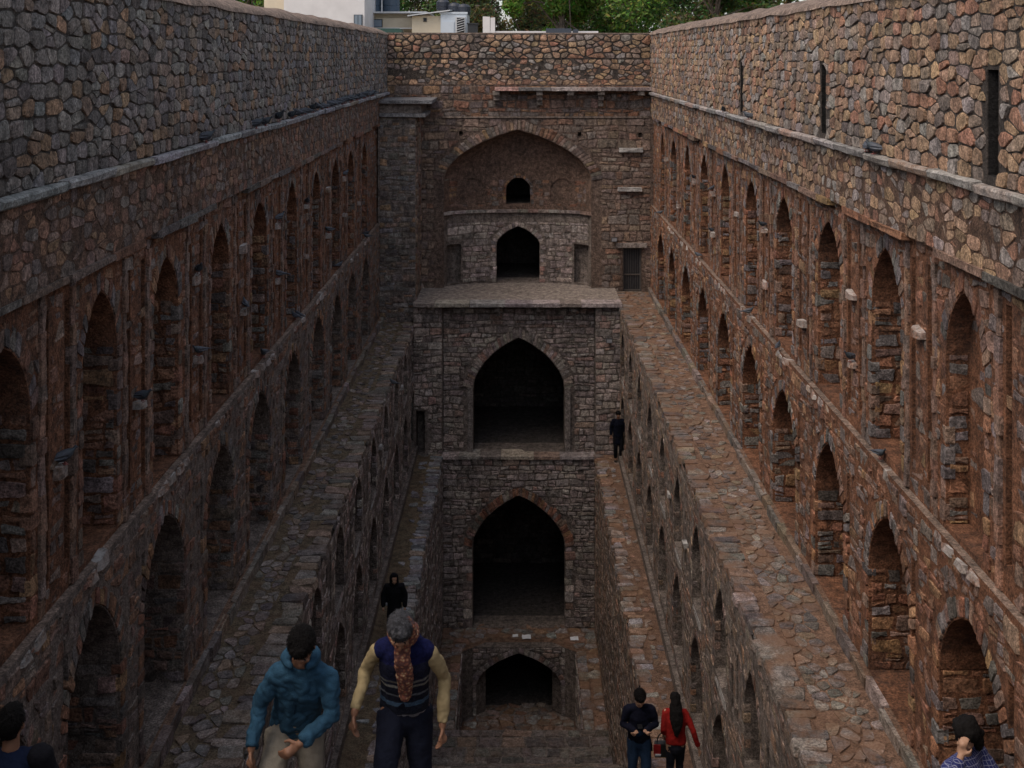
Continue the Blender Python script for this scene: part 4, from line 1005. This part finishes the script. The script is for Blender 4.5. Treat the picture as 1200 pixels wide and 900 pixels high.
def phone(root, base, j, T, fw):
    c = (j['wr_l']+j['wr_r'])/2+fw*.09+Vector((0, 0, .03)); b = MB(); b.box(c.x-.035, c.x+.035, c.y-.06, c.y+.06, c.z-.005, c.z+.005); b.build('telephone', plain_mat('phone_shell', (.015, .015, .017), .3, .5), root)
person('person', 'person in a dark jacket and blue jeans looking down at a telephone on the steps', (1.86, YC, zc), J, [top('jacket', dark_coat, hem=-.14, fat=1.02, sl_fat=.98, voxel=.014), trousers(jeans, voxel=.016), phone], .011, head_rot=(38, 0, 10), hair=short_hair(hair_black), skinm=skin_pale, hk=1.03,
       hands={'l': ((.5, -.85, .1), (.3, 0, 1), 1, .5), 'r': ((-.5, -.85, .1), (-.3, 0, 1), -1, .5)})
def long_hair(root, base, j, T, rot, k):
    b = Blob(); b.ell(T(0, .015, .045), (.088, .100, .088), rot); b.ell(T(0, .06, 0), (.082, .06, .08), rot)
    p0, p1, p2 = T(0, .075, -.02), T(0, .15, -.16), T(0, .20, -.36)
    b.limb([(*p0, .088), (*p1, .105), (*(p1*.5+p2*.5), .11), (*p2, .075), (*T(.01, .19, -.46), .03)], flat=((0, 1, 0), .42))
    b.build('hair', hair_black, root, base, .013, 3, .012, 15)
J = standing(2.46, YC+.25, zc-.16, 1, 1.60, .02, .05, -.10, width=.86, arms={'l': [(-.24, -.02, 1.10), (-.22, .10, .98)], 'r': [(.34, -.05, 1.08), (.44, .0, .80)]}); seat_feet(J, YC+.25, 1, .1)
person('person', 'person with long black hair in a red top and dark jeans on the steps', (2.46, YC+.25, zc-.16), J, [top('red_top', red, hem=-.06, fat=.95, sl_fat=.86, voxel=.015), trousers(jeans_dark, fat=.84, voxel=.016)], .011, head_rot=(6, 0, 180), hair=long_hair, skinm=skin_pale, hk=.98,
       hands={'l': ((0, .3, -1), (1, 0, 0), -1, .8), 'r': ((.3, .1, -1), (-1, 0, 0), 1, .4)})
hb = empty('handbag', (J['wr_l'][0]-.02, J['wr_l'][1]+.02, J['wr_l'][2]-.36)); tag(hb, 'small black handbag with a red flap and white trim hanging from a hand', 'handbag')
c = Vector(hb.location); b = MB(); b.box(c.x-.12, c.x+.14, c.y-.06, c.y+.06, c.z, c.z+.20, j=.008); b.build('bag_body', plain_mat('black_leather', (.015, .014, .014), .4, .4), hb)
b = MB(); b.box(c.x-.14, c.x-.03, c.y-.075, c.y-.062, c.z+.04, c.z+.20, j=.006); b.build('flap', plain_mat('red_leather', (.30, .012, .012), .45, .4), hb)
b = MB(); b.box(c.x-.12, c.x-.03, c.y-.088, c.y-.077, c.z+.03, c.z+.06, j=.004); b.build('trim', plain_mat('white_trim', (.6, .6, .6), .5, .4), hb)
b = MB()
for k in range(8):
    a0, a1 = math.pi*k/8, math.pi*(k+1)/8; b.tube((c.x+.01+.09*math.cos(a0), c.y, c.z+.2+.15*math.sin(a0)), (c.x+.01+.09*math.cos(a1), c.y, c.z+.2+.15*math.sin(a1)), .009, n=6)
b.build('handle', bpy.data.materials['black_leather'], hb)

# hooded person on the lower walkway, dark figure by the far corner
def robe(name, mat, hoodon=True, voxel=.016):
    def f(root, base, j, T, fw):
        b = Blob(); p = j['pelvis']; an = (j['an_l']+j['an_r'])/2
        b.limb([(*(an+Vector((0, 0, .12))), .20), (*(p-Vector((0, 0, .3))), .19), (*p, .175), (*j['chest'], .18), (*(j['chest']*.4+j['neck']*.6), .145), (*j['neck'], .09)], flat=(fw, .8))
        for s in 'lr': b.limb([(*(j['chest']*.45+j['neck']*.55), .085), (*j['sh_'+s], .08), (*j['el_'+s], .075), (*(j['wr_'+s]*.9+j['el_'+s]*.1), .06)])
        if hoodon:
            b.limb([(*(j['neck']), .11), (*T(0, .045, 0), .115), (*T(0, .04, .06), .10), (*T(0, .02, .105), .06)])
        b.build(name, mat, root, base, voxel, 4, .010, 9)
    return f
black = cloth_mat('black_cloth', (.008, .008, .011))
J = standing(-3.02, 29.0, Z_W2+.02, -1, 1.64, .05, .03, .08)
person('person', 'person in a black hooded gown standing on the lower walkway', (-3.02, 29.0, Z_W2+.02), J, [robe('gown', black)], .012, head_rot=(22, 0, 12), skinm=skin_pale)
J = standing(3.47, 41.7, Z_W2+.02, -1, 1.80, .0, .0, .04, width=.9)
person('person', 'person in dark navy clothes standing in the corner beside the well house pier', (3.47, 41.7, Z_W2+.02), J, [top('coat', cloth_mat('navy_coat', (.004, .005, .012)), hem=-.35, fat=1.05, voxel=.018), trousers(black, voxel=.018)], .014, head_rot=(8, 0, 0), hair=short_hair(hair_black), skinm=skin)

# seated people at the foot of the picture
def seated(x, y, z, f, h=1., turn=0., lean=.05):
    c, s_ = math.cos(turn), math.sin(turn)
    def P(lx, ly, lz): return (x+lx*c-ly*f*s_, y+lx*s_+ly*f*c, z+lz)
    J = dict(head=P(0, lean+.02, .74*h), neck=P(0, lean, .60*h), chest=P(0, lean*.6, .42*h), pelvis=P(0, 0, .11))
    for s, sg in (('l', -1), ('r', 1)):
        J['sh_'+s] = P(sg*.19, lean, .55*h); J['el_'+s] = P(sg*.27, .10, .30*h); J['wr_'+s] = P(sg*.16, .33, .26*h)
        J['hip_'+s] = P(sg*.10, .05, .09); J['kn_'+s] = P(sg*.13, .46, .14); J['an_'+s] = P(sg*.13, .52, -.27); J['toe_'+s] = P(sg*.14, .68, -.33)
    return J
ys_ = 7.85; zs_ = stand(ys_); J = seated(-3.36, ys_, zs_, 1, 1.08)
for s in 'lr':
    for kk, dz in (('an_', .10), ('toe_', .045)): x, yy, _ = J[kk+s]; J[kk+s] = (x, yy, stand(J['an_'+s][1])+dz)
def sleeve_dark(root, base, j, T, fw):
    b = Blob(); s = 'r'; e, q = j['el_'+s], j['wr_'+s]; b.limb([(*j['sh_'+s], .088), (*(j['sh_'+s]*.5+e*.5), .079), (*e, .071), (*(q*.94+e*.06), .055)]); b.build('sleeve', black, root, base, .013, 3, .008, 9)
person('person', 'black haired person in a navy jacket with a black sleeve sitting by the wall', (-3.36, ys_, zs_), J, [top('jacket', cloth_mat('navy_jacket', (.008, .013, .034)), hem=-.06, fat=1.1, sl_fat=1.05), sleeve_dark, trousers(jeans_dark)], .010, head_rot=(-12, 0, 180), hair=short_hair(hair_black, .98), hk=1.0, skinm=skin)
for k, (bx, by, bz) in enumerate(((3.50, 9.42, stand(9.35)+.14),)):
    b = MB(); b.add(*stone(lambda a, c, d: (a, c, bz-.012+d), False, [(bx-.3, by-.2), (bx+.28, by-.22), (bx+.3, by+.2), (bx-.27, by+.21)], 0, .01, pick(PAVE), .01, .12, .2, .3, base=-.4)); o = b.build('stone_block', M['slab'], center=True)
    tag(o, 'loose squared stone under the person in the plaid shirt', 'stone')
def plaid_mat():
    m, nt, bs = newmat('blue_plaid'); tc = N(nt, 'ShaderNodeTexCoord'); sx = N(nt, 'ShaderNodeSeparateXYZ'); nt.links.new(tc.outputs['Object'], sx.inputs[0])
    def line(out, sc_, w_):
        a = N(nt, 'ShaderNodeMath', operation='MULTIPLY'); nt.links.new(out, a.inputs[0]); a.inputs[1].default_value = sc_
        f = N(nt, 'ShaderNodeMath', operation='FRACT'); nt.links.new(a.outputs[0], f.inputs[0])
        l = N(nt, 'ShaderNodeMath', operation='LESS_THAN'); nt.links.new(f.outputs[0], l.inputs[0]); l.inputs[1].default_value = w_; return l.outputs[0]
    ad = N(nt, 'ShaderNodeMath', operation='ADD'); nt.links.new(sx.outputs[0], ad.inputs[0]); nt.links.new(sx.outputs[1], ad.inputs[1])
    c = mix(nt, 'MIX', line(ad.outputs[0], 30, .14), (.012, .018, .10), (.20, .21, .30)); c = mix(nt, 'MIX', line(sx.outputs[2], 30, .14), c, (.18, .19, .28))
    nt.links.new(c, bs.inputs['Base Color']); bs.inputs['Roughness'].default_value = .9; return m
yq = 9.35; zq = stand(yq)+.14; J = seated(3.52, yq, zq, -1, .98, turn=R(35), lean=-.04)
for s in 'lr':
    for kk, dz in (('an_', .10), ('toe_', .045)): x, yy, _ = J[kk+s]; J[kk+s] = (x, yy, stand(J['an_'+s][1])+dz)
J['el_l'] = (J['sh_l'][0]-.10, J['sh_l'][1]-.14, J['sh_l'][2]-.22); J['wr_l'] = (J['head'][0]-.10, J['head'][1]-.16, J['head'][2]-.06)
person('person', 'person with thick black hair in a blue plaid shirt, hand to the face', (3.52, yq, zq), J, [top('plaid_shirt', plaid_mat(), hem=-.05, fat=1.0, voxel=.014), trousers(jeans_dark, voxel=.016)], .010, head_rot=(28, 0, -40), skinm=skin_pale, hk=1.0, hands={'l': ((.2, .1, 1), (.6, .7, 0), -1, .8), 'r': ((-.3, -.8, -.2), (0, 0, -1), 1, .5)},
       hair=lambda root, base, j, T, rot, k: Blob().ell(T(0, .03, .045), (.105, .11, .095), rot).ell(T(0, .075, -.02), (.105, .07, .11), rot).ell(T(.07, .03, -.06), (.04, .05, .10), rot).ell(T(-.075, .03, -.06), (.035, .05, .09), rot).build('hair', hair_black, root, base, .011, 2, .014, 22))

bpy.data.scenes.remove(TS)
# ------------------------------------------------------------------ pigeons
def make_pigeon_mesh(sit):
    b = MB(); n = 10
    axis = [(-.16, .012, .105), (-.10, .030, .105), (-.04, .052, .105), (.02, .062, .11), (.07, .054, .125), (.105, .036, .15), (.118, .026, .175), (.125, .024, .19), (.14, .020, .20), (.152, .008, .198)]
    vs = []; cs = []
    for i, (x, r, z) in enumerate(axis):
        for k in range(n):
            a = 2*math.pi*k/n; vs.append((r*.92*math.cos(a), x, z*(.8 if sit else 1)+r*1.05*math.sin(a)))
            cs.append((.04, .046, .062) if i < 4 else ((.025, .035, .045) if i < 7 else (.022, .026, .036)))
    base = len(b.v); b.v += vs; b.c += cs
    b.f += [(i*n+k, i*n+(k+1) % n, (i+1)*n+(k+1) % n, (i+1)*n+k) for i in range(len(axis)-1) for k in range(n)]+[tuple(range(n))[::-1], tuple(range((len(axis)-1)*n, len(axis)*n))]
    s = .8 if sit else 1
    b.add([(-.035, -.13, .112*s), (.035, -.13, .112*s), (.042, -.25, .085*s), (-.042, -.25, .085*s), (-.03, -.13, .10*s), (.03, -.13, .10*s), (.04, -.25, .079*s), (-.04, -.25, .079*s)], [(0, 1, 2, 3), (7, 6, 5, 4), (0, 3, 7, 4), (1, 5, 6, 2), (2, 6, 7, 3), (0, 4, 5, 1)], (.02, .025, .04))
    for sg in (-1, 1):                        # folded wings
        w_ = [(.06, .05, .13), (.066, -.02, .135), (.055, -.10, .12), (.02, -.20, .105), (.05, -.12, .085), (.062, -.03, .085), (.058, .045, .095)]
        vs = [(sg*x, y, z*s) for x, y, z in w_]+[(sg*(x-.02), y, z*s) for x, y, z in w_]; m = len(w_)
        b.add(vs, [tuple(range(m)), tuple(range(m, 2*m))[::-1]]+[(k, (k+1) % m, m+(k+1) % m, m+k) for k in range(m)], (.06, .068, .085))
        b.tube((sg*.022, .02, .06*s), (sg*.022, .02, -.004), .006, n=5, col=(.2, .06, .05)); b.box(sg*.022-.014, sg*.022+.014, .0, .05, -.004, .004, (.2, .06, .05))
    b.tube((0, .148, .197*s+(.0 if not sit else .0)), (0, .176, .188*s), .008, .002, n=6, col=(.04, .04, .04))
    m = b.mesh(name='pigeon'); m.polygons.foreach_set('use_smooth', [True]*len(m.polygons)); return m
pm, pnt, pbs = newmat('pigeon_feather'); a_ = N(pnt, 'ShaderNodeAttribute', attribute_name='tint'); tc_ = N(pnt, 'ShaderNodeTexCoord')
pnt.links.new(mix(pnt, 'MULTIPLY', 1, a_.outputs['Color'], ramp(pnt, noise_n(pnt, tc_.outputs['Object'], 30, 3), [(.3, .6), (.7, 1.5)])), pbs.inputs['Base Color']); pbs.inputs['Roughness'].default_value = .6
PM = [make_pigeon_mesh(False), make_pigeon_mesh(True)]
for q in PM: q.materials.append(pm)
def pigeon(x, y, z, rot, label, group, big=1.):
    o = bpy.data.objects.new('pigeon', rng.choice(PM)); COL.objects.link(o); o.location = (x, y, z+.004); o.rotation_euler = (0, 0, rot); k = rng.uniform(.88, 1.04)*big; o.scale = (k, k, k*rng.uniform(.95, 1.05))
    tag(o, label, 'pigeon', group)
for xx in (240, 299, 310, 326, 341, 347, 353, 359, 366, 372, 379, 385, 388, 391, 394, 397, 400, 403, 406, 409, 411, 414, 417, 420, 422, 425, 427, 430, 432, 434, 436, 438):
    yy = 4.93*F/(CX-xx); pigeon(-4.93, yy, Z_STR+.055, rng.uniform(-2.4, -.7) if rng.random() < .6 else rng.uniform(.6, 2.6), 'grey pigeon perched in the row on the ledge of the grey parapet', 'pigeons on the ledge of the grey parapet', 1.2)
for xx in (848, 878, 1016, 1026):
    yy = 4.93*F/(xx-CX); pigeon(4.93, yy, Z_STR+.055, rng.uniform(0, 6.28), 'grey pigeon on the string course of the rust brown wall with slits', 'pigeons on the string course of the rust brown wall')
for br, sd, mpx, nm in ((brL, -1, mpL, 'wall below the grey parapet'), (brR, 1, mpR, 'rust brown wall')):
    for yy, z, w_ in br:
        if rng.random() < (.6 if sd < 0 else .3):
            p = mpx(yy+rng.uniform(-.05, .05), z, w_); pigeon(*p, rng.uniform(0, 6.28), 'grey pigeon on a stained stone bracket of the '+nm, 'pigeons on brackets of the '+nm, 1. if sd < 0 else .82)
for hs, sd, mpx, nm in ((nichesL, -1, mpL, 'wall below the grey parapet'), (nichesR, 1, mpR, 'rust brown wall')):
    for h in hs:
        for k in range(rng.choice([0, 0, 1, 1, 2]) if h.uc > 12 else 0):
            p = mpx(h.uc+rng.uniform(-.5, .5), LEV[sd]['sill']+.04, rng.uniform(-.06, .04)); pigeon(*p, rng.uniform(0, 6.28), 'grey pigeon on the sill of a tall niche in the '+nm, 'pigeons on niche sills of the '+nm, 1. if sd < 0 else .82)
pigeon(-3.62, 34.5, Z_W1+.04, 1, 'grey pigeon on the edge slabs of the mossy walkway', 'pigeons on the mossy walkway')

# ------------------------------------------------------------------ paper scraps by the pit
paper = plain_mat('white_paper', (.75, .76, .80), .8, .2, .06)
for k, (x, y, s_) in enumerate(((-.12, 41.75, .09), (.27, 41.65, .14), (1.93, 41.55, .13))):
    b = MB(); nn = 4
    vs = [(x+s_*(i/nn*2-1)*1.1+rng.uniform(-.01, .01), y+s_*(j/nn*2-1)+rng.uniform(-.01, .01), Z_PLAT+.02+abs(mnoise.noise((i*.9+k*7, j*.8, 1)))*.07) for i in range(nn+1) for j in range(nn+1)]
    b.add(vs, [(i*(nn+1)+j, (i+1)*(nn+1)+j, (i+1)*(nn+1)+j+1, i*(nn+1)+j+1) for i in range(nn) for j in range(nn)])
    o = b.build('paper_scrap', paper, center=True); tag(o, ('tiny crumpled white paper scrap lying above the lowest arch', 'larger white paper scrap lying above the lowest arch beside a tiny one', 'lone white paper scrap lying at the corner of the pit')[k], 'paper')

# ------------------------------------------------------------------ buildings beyond the wall
def bld(name, label, loc): r = empty(name, loc); tag(r, label, 'building'); return r
white = plain_mat('white_wash', (.62, .60, .60), .85, .2, .10, 1.2); cream_w = plain_mat('cream_wash', (.60, .52, .40), .85, .2, .12, 1.5); bluew = plain_mat('blue_white_wash', (.52, .57, .63), .8, .2, .08, 1.5)
tin = plain_mat('tin_sheet', (.50, .51, .53), .45, .5, .2, 3); darkv = plain_mat('dark_void', (.03, .032, .036), .6, .3); glassm = plain_mat('window_glass', (.16, .20, .25), .15, .6, .1, 2)
tank_m = plain_mat('black_tank_plastic', (.03, .035, .05), .45, .4, .15, 6); bluetank = plain_mat('blue_black_tank_plastic', (.05, .075, .11), .5, .4, .15, 6)
def PXY(xp, yp, Y): return ((xp-CX)*Y/F, (CY-yp)*Y/F)
def part(name, mat, root, *boxes, j=0):
    b = MB()
    for q in boxes: b.box(*q, j=j)
    return b.build(name, mat, root)
# tall white house
r = bld('white_house', 'tall plain white house rising behind the grey parapet', (-9.7, 62, zg))
part('wall', white, r, (-11.8, -7.75, 60, 68, zg, 6.5)); part('wall_wing', cream_w, r, (-12.9, -11.803, 60.5, 67, zg, 3.9))
part('roof', white, r, (-12.05, -7.5, 59.8, 68.2, 6.503, 6.75))
wd = part('window', darkv, r, (-8.28, -7.85, 59.93, 60.0, 1.35, 2.05)); part('pane', glassm, wd, (-8.24, -8.08, 59.9, 59.925, 1.38, 2.02), (-8.05, -7.89, 59.9, 59.925, 1.38, 2.02))
for x in (-10.8, -9.4):
    wd = part('window', bluew, r, (x-.5, x+.5, 59.94, 60.0, 4.0, 5.2)); part('pane', glassm, wd, (x-.43, x+.43, 59.9, 59.938, 4.07, 5.13)); part('sill', white, wd, (x-.58, x+.58, 59.85, 60.0, 3.9, 3.997))
part('vent_pipe', darkv, r, (-11.55, -11.25, 59.6, 59.95, zg, 1.75))
# lean-to with tanks
r = bld('lean_to_house', 'low pale house with a flat sheet roof carrying two tall water tanks', (-7, 66, zg))
part('wall', cream_w, r, (-8.4, -5.6, 64, 69, zg, 2.0)); part('awning', tin, r, (-8.6, -5.0, 62.6, 63.9, 1.40, 1.46)); part('roof', tin, r, (-8.7, -4.9, 63.5, 69.3, 2.25, 2.34)); part('upper_wall', cream_w, r, (-8.3, -5.8, 64.3, 68.8, 2.003, 2.247))
wd = part('window', darkv, r, (-7.9, -7.3, 63.94, 64.0, 1.5, 1.95)); part('pane', glassm, wd, (-7.86, -7.34, 63.9, 63.938, 1.54, 1.91)); part('doorway', darkv, r, (-7.95, -7.2, 63.93, 64, zg, 1.2))
for x in (-7.95, -6.95):
    t = empty('water_tank', (x, 65, 2.35)); tag(t, 'tall dark blue cylindrical water tank on the flat sheet roof', 'water tank', 'tall tanks on the low pale house')
    b = MB(); n = 20
    pr = [(.0, 0), (.46, 0), (.47, .3), (.45, .33), (.47, .36), (.47, .7), (.45, .73), (.47, .76), (.47, 1.15), (.40, 1.3), (.2, 1.38), (.0, 1.38)]
    vs = [(x+rr*math.cos(2*math.pi*k/n), 65+rr*math.sin(2*math.pi*k/n), 2.35+h) for rr, h in pr for k in range(n)]
    b.add(vs, [(i*n+k, i*n+(k+1) % n, (i+1)*n+(k+1) % n, (i+1)*n+k) for i in range(len(pr)-1) for k in range(n)]); b.build('shell', bluetank, t)
    b = MB(); b.tube((x, 65, 3.72), (x, 65, 3.80), .2, n=16); b.build('lid', bluetank, t)
# cabin
r = bld('rooftop_cabin', 'small white cabin with a sloping sheet roof and a lattice shutter', (-4.2, 62, zg))
part('wall', cream_w, r, (-5.55, -4.05, 62, 65.5, zg, 2.05)); part('front_wall', bluew, r, (-4.047, -2.70, 61.8, 65.5, zg, 2.15))
b = MB(); b.add([(-5.75, 61.6, 2.02), (-3.55, 61.6, 2.30), (-3.55, 65.8, 2.45), (-5.75, 65.8, 2.17), (-5.75, 61.6, 2.08), (-3.55, 61.6, 2.36), (-3.55, 65.8, 2.51), (-5.75, 65.8, 2.23)], [(3, 2, 1, 0), (4, 5, 6, 7), (0, 1, 5, 4), (1, 2, 6, 5), (2, 3, 7, 6), (3, 0, 4, 7)]); b.build('roof', tin, r)
part('parapet', bluew, r, (-4.1, -2.65, 61.75, 61.9, 2.153, 2.25)); part('vent', darkv, r, (-4.95, -4.78, 61.94, 62.0, 1.75, 1.95))
part('door', bluew, r, (-3.95, -3.35, 61.74, 61.797, zg, 1.75))
wd = part('window', tin, r, (-3.27, -2.76, 61.72, 61.797, 1.12, 2.0)); part('opening', darkv, wd, (-3.2, -2.82, 61.69, 61.718, 1.18, 1.95))
for k in range(6):
    b = MB(); z = 1.2+.125*k; b.tube((-3.22, 61.67, z), (-2.80, 61.67, z+.12), .014, n=5); b.build('lattice_bar', tin, wd)
for k, (x, yy, h) in enumerate(((-4.1, 64.6, .55), (-3.45, 64.2, .62), (-2.95, 64.0, .55))):
    t = empty('water_tank', (x, yy, 2.16)); tag(t, 'squat black water tank on top of the small white cabin', 'water tank', 'squat tanks on the cabin')
    b = MB(); n = 18; pr = [(0, 0), (.34, 0), (.36, h*.3), (.34, h*.34), (.36, h*.4), (.36, h*.8), (.26, h), (.12, h*1.06), (0, h*1.06)]
    vs = [(x+rr*math.cos(2*math.pi*q/n), yy+rr*math.sin(2*math.pi*q/n), 2.16+(.28 if k == 0 else 0)+hh) for rr, hh in pr for q in range(n)]
    b.add(vs, [(i*n+q, i*n+(q+1) % n, (i+1)*n+(q+1) % n, (i+1)*n+q) for i in range(len(pr)-1) for q in range(n)]); b.build('shell', tank_m, t)
    b = MB(); b.tube((x, yy, 2.16+(.28 if k == 0 else 0)+h*1.05), (x, yy, 2.16+(.28 if k == 0 else 0)+h*1.12), .13, n=12); b.build('lid', tank_m, t)
# boundary wall pieces, store, box
def single(name, label, cat, mat, *boxes):
    b = MB()
    for q in boxes: b.box(*q, j=.01)
    cx = sum((q[0]+q[1])/2 for q in boxes)/len(boxes); o = b.build(name, mat, loc=(cx, boxes[0][2], zg)); tag(o, label, cat); return o
single('garden_wall', 'low whitewashed garden wall with a rounded pillar under the green tree', 'wall', white, (-1.75, 4.0, 60, 60.3, zg, 1.22), (-1.8, -1.45, 59.9, 60.35, zg, 1.95), (-1.43, -1.2, 59.9, 60.35, zg, 1.9))
single('tarpaulin_box', 'dark green covered crate standing in front of the low pale house', 'crate', plain_mat('green_tarpaulin', (.03, .07, .06), .6, .3), (-7.2, -5.75, 58.5, 59.5, zg, 1.28), (-7.1, -5.85, 58.6, 59.4, 1.28, 1.33))
single('storage_box', 'dark grey storage box beside the small white cabin', 'box', darkv, (-2.62, -2.1, 61, 61.6, zg, 1.6), (-2.66, -2.06, 60.95, 61.65, 1.6, 1.66))
single('roof_sheet_stack', 'dark sheets leaning on the low whitewashed garden wall', 'sheets', plain_mat('dark_sheet', (.05, .06, .08), .6, .3), (1.35, 2.6, 59.2, 59.8, zg, 1.35), (2.7, 2.95, 59.3, 59.8, zg, 1.3))
r = bld('far_white_house', 'pale blue and white house behind the mossy side, partly hidden by a tree', (-19, 66, zg))
part('wall', bluew, r, (-20.5, -15.9, 64, 70, zg, 5.5)); part('side_wing', white, r, (-23, -20.503, 64.4, 70, zg, 4.6)); part('drain_pipe', darkv, r, (-16.4, -16.3, 63.85, 63.95, zg, 5.5)); part('roof', white, r, (-23.2, -15.7, 63.7, 70.2, 5.503, 5.7))
for x in (-19.4, -17.8):
    wd = part('window', darkv, r, (x-.45, x+.45, 63.94, 64, 3.9, 5.0)); part('pane', glassm, wd, (x-.4, x+.4, 63.9, 63.938, 3.95, 4.95))

# ------------------------------------------------------------------ trees
def leaf_mat(name, col):
    m, nt, bs = newmat(name); a = N(nt, 'ShaderNodeAttribute', attribute_name='tint')
    nt.links.new(a.outputs['Color'], bs.inputs['Base Color']); bs.inputs['Roughness'].default_value = .7; bs.inputs['Specular IOR Level'].default_value = .2
    tr = N(nt, 'ShaderNodeBsdfTranslucent'); nt.links.new(a.outputs['Color'], tr.inputs[0]); mx = N(nt, 'ShaderNodeMixShader'); mx.inputs[0].default_value = .3
    nt.links.new(bs.outputs[0], mx.inputs[1]); nt.links.new(tr.outputs[0], mx.inputs[2]); nt.links.new(mx.outputs[0], nt.nodes['Material Output'].inputs[0]); return m
leafm = leaf_mat('leaves', None); bark = stone_mat('bark', (.09, .07, .055), lichen=.3, streak=.3)
trng = random.Random(5)
def tree(x, y, r, z0, z1, pal, label, n=5200, leaf=.16, group='trees beyond the well', species='broadleaf_tree'):
    root = empty(species, (x, y, zg)); tag(root, label, 'tree', group)
    tk = MB(); P = [Vector((x, y, zg))]; top_ = z0+(z1-z0)*.6; k_ = 7
    for i in range(1, k_): P.append(Vector((x+trng.uniform(-.15, .15)*i*.6, y+trng.uniform(-.15, .15)*i*.5, zg+(top_-zg)*i/(k_-1))))
    for i in range(k_-1): tk.tube(P[i], P[i+1], .24*(1-i/k_*.8), .24*(1-(i+1)/k_*.8), 8)
    clumps = []
    for i in range(26):
        t = trng.random(); zz = z0+(z1-z0)*t; rr = r*math.sqrt(max(.05, 1-((t-.45)/.62)**2)); a = trng.uniform(0, 6.28); q = rr*math.sqrt(trng.random())
        c = Vector((x+q*math.cos(a), y+q*math.sin(a), zz)); clumps.append((c, trng.uniform(.45, .95)*r*.42))
        s = P[min(k_-1, 2+trng.randrange(k_-2))]; mid = s*.5+c*.5+Vector((0, 0, trng.uniform(-.2, .3))); tk.tube(s, mid, .06, .04, 6); tk.tube(mid, c, .04, .012, 6)
    tk.build('trunk', bark, root)
    lf = MB()
    for i in range(n):
        c, cr = trng.choice(clumps); d = Vector((trng.gauss(0, 1), trng.gauss(0, 1), trng.gauss(0, .8))).normalized()*cr*trng.random()**.4; p = c+d
        a = Vector((trng.gauss(0, 1), trng.gauss(0, 1), trng.gauss(0, 1))).normalized(); b2 = a.orthogonal().normalized(); L = leaf*trng.uniform(.6, 1.4)
        col = tuple(v*trng.uniform(.65, 1.35) for v in trng.choice(pal))
        lf.add([p-a*L, p+b2*L*.45, p+a*L, p-b2*L*.45], [(0, 1, 2, 3)], col)
    lf.build('crown', leafm, root)
BRIGHT = [(.12, .22, .035), (.15, .24, .05), (.09, .17, .03), (.18, .24, .06)]; DEEP = [(.045, .095, .025), (.06, .12, .03), (.07, .13, .04)]; DRY = [(.11, .10, .05), (.08, .10, .04), (.14, .12, .04), (.05, .07, .03)]
tree(2.2, 64, 2.9, .2, 7.0, BRIGHT, 'bright green leafy tree behind the low whitewashed garden wall', 16000, .13)
tree(6.0, 66, 3.2, .0, 7.5, BRIGHT+DEEP, 'broad green tree beside the bright leafy one', 16000, .13)
tree(10.2, 63, 3.2, .0, 7.0, DEEP+DRY, 'dark green tree with bare twigs behind the rust brown wall', 14000, .13)
tree(14.8, 66, 3.4, .3, 8.5, DEEP+BRIGHT, 'green tree rising behind the coping of the rust brown wall', 12000, .14)
tree(20, 72, 4.5, .3, 9, DEEP, 'deep green tree far along the rust brown wall', 6000, .16)
tree(-2.0, 78, 3.8, -.2, 8, DRY, 'dry yellowish tree behind the small white cabin', 14000, .14)
tree(-6.0, 82, 4.2, .3, 9, DEEP+DRY, 'dull green tree behind the squat tanks of the cabin', 14000, .15)
tree(1.5, 86, 4.5, .3, 10, DRY+DEEP, 'grey green tree behind the bright leafy tree', 14000, .16)
tree(-14.2, 63, 1.9, .4, 5.5, DEEP+BRIGHT, 'bushy green tree between the two white houses', 6000, .12)
tree(8, 88, 5, .2, 11, DEEP, 'tall dark tree in the wood beyond the well', 12000, .19)
tree(15, 90, 5.5, .2, 12, DEEP+DRY, 'tall dull green tree in the wood beyond the well', 12000, .19)
tree(-11, 92, 5, .2, 11, DEEP, 'tall dark tree behind the tall white house', 12000, .19)
tree(-22, 88, 5.5, .2, 12, DEEP+BRIGHT, 'tall green tree behind the pale blue house', 7000, .17)
tree(26, 90, 5.5, .2, 12, DEEP+BRIGHT, 'wide green tree at the end of the wood', 6000, .18)
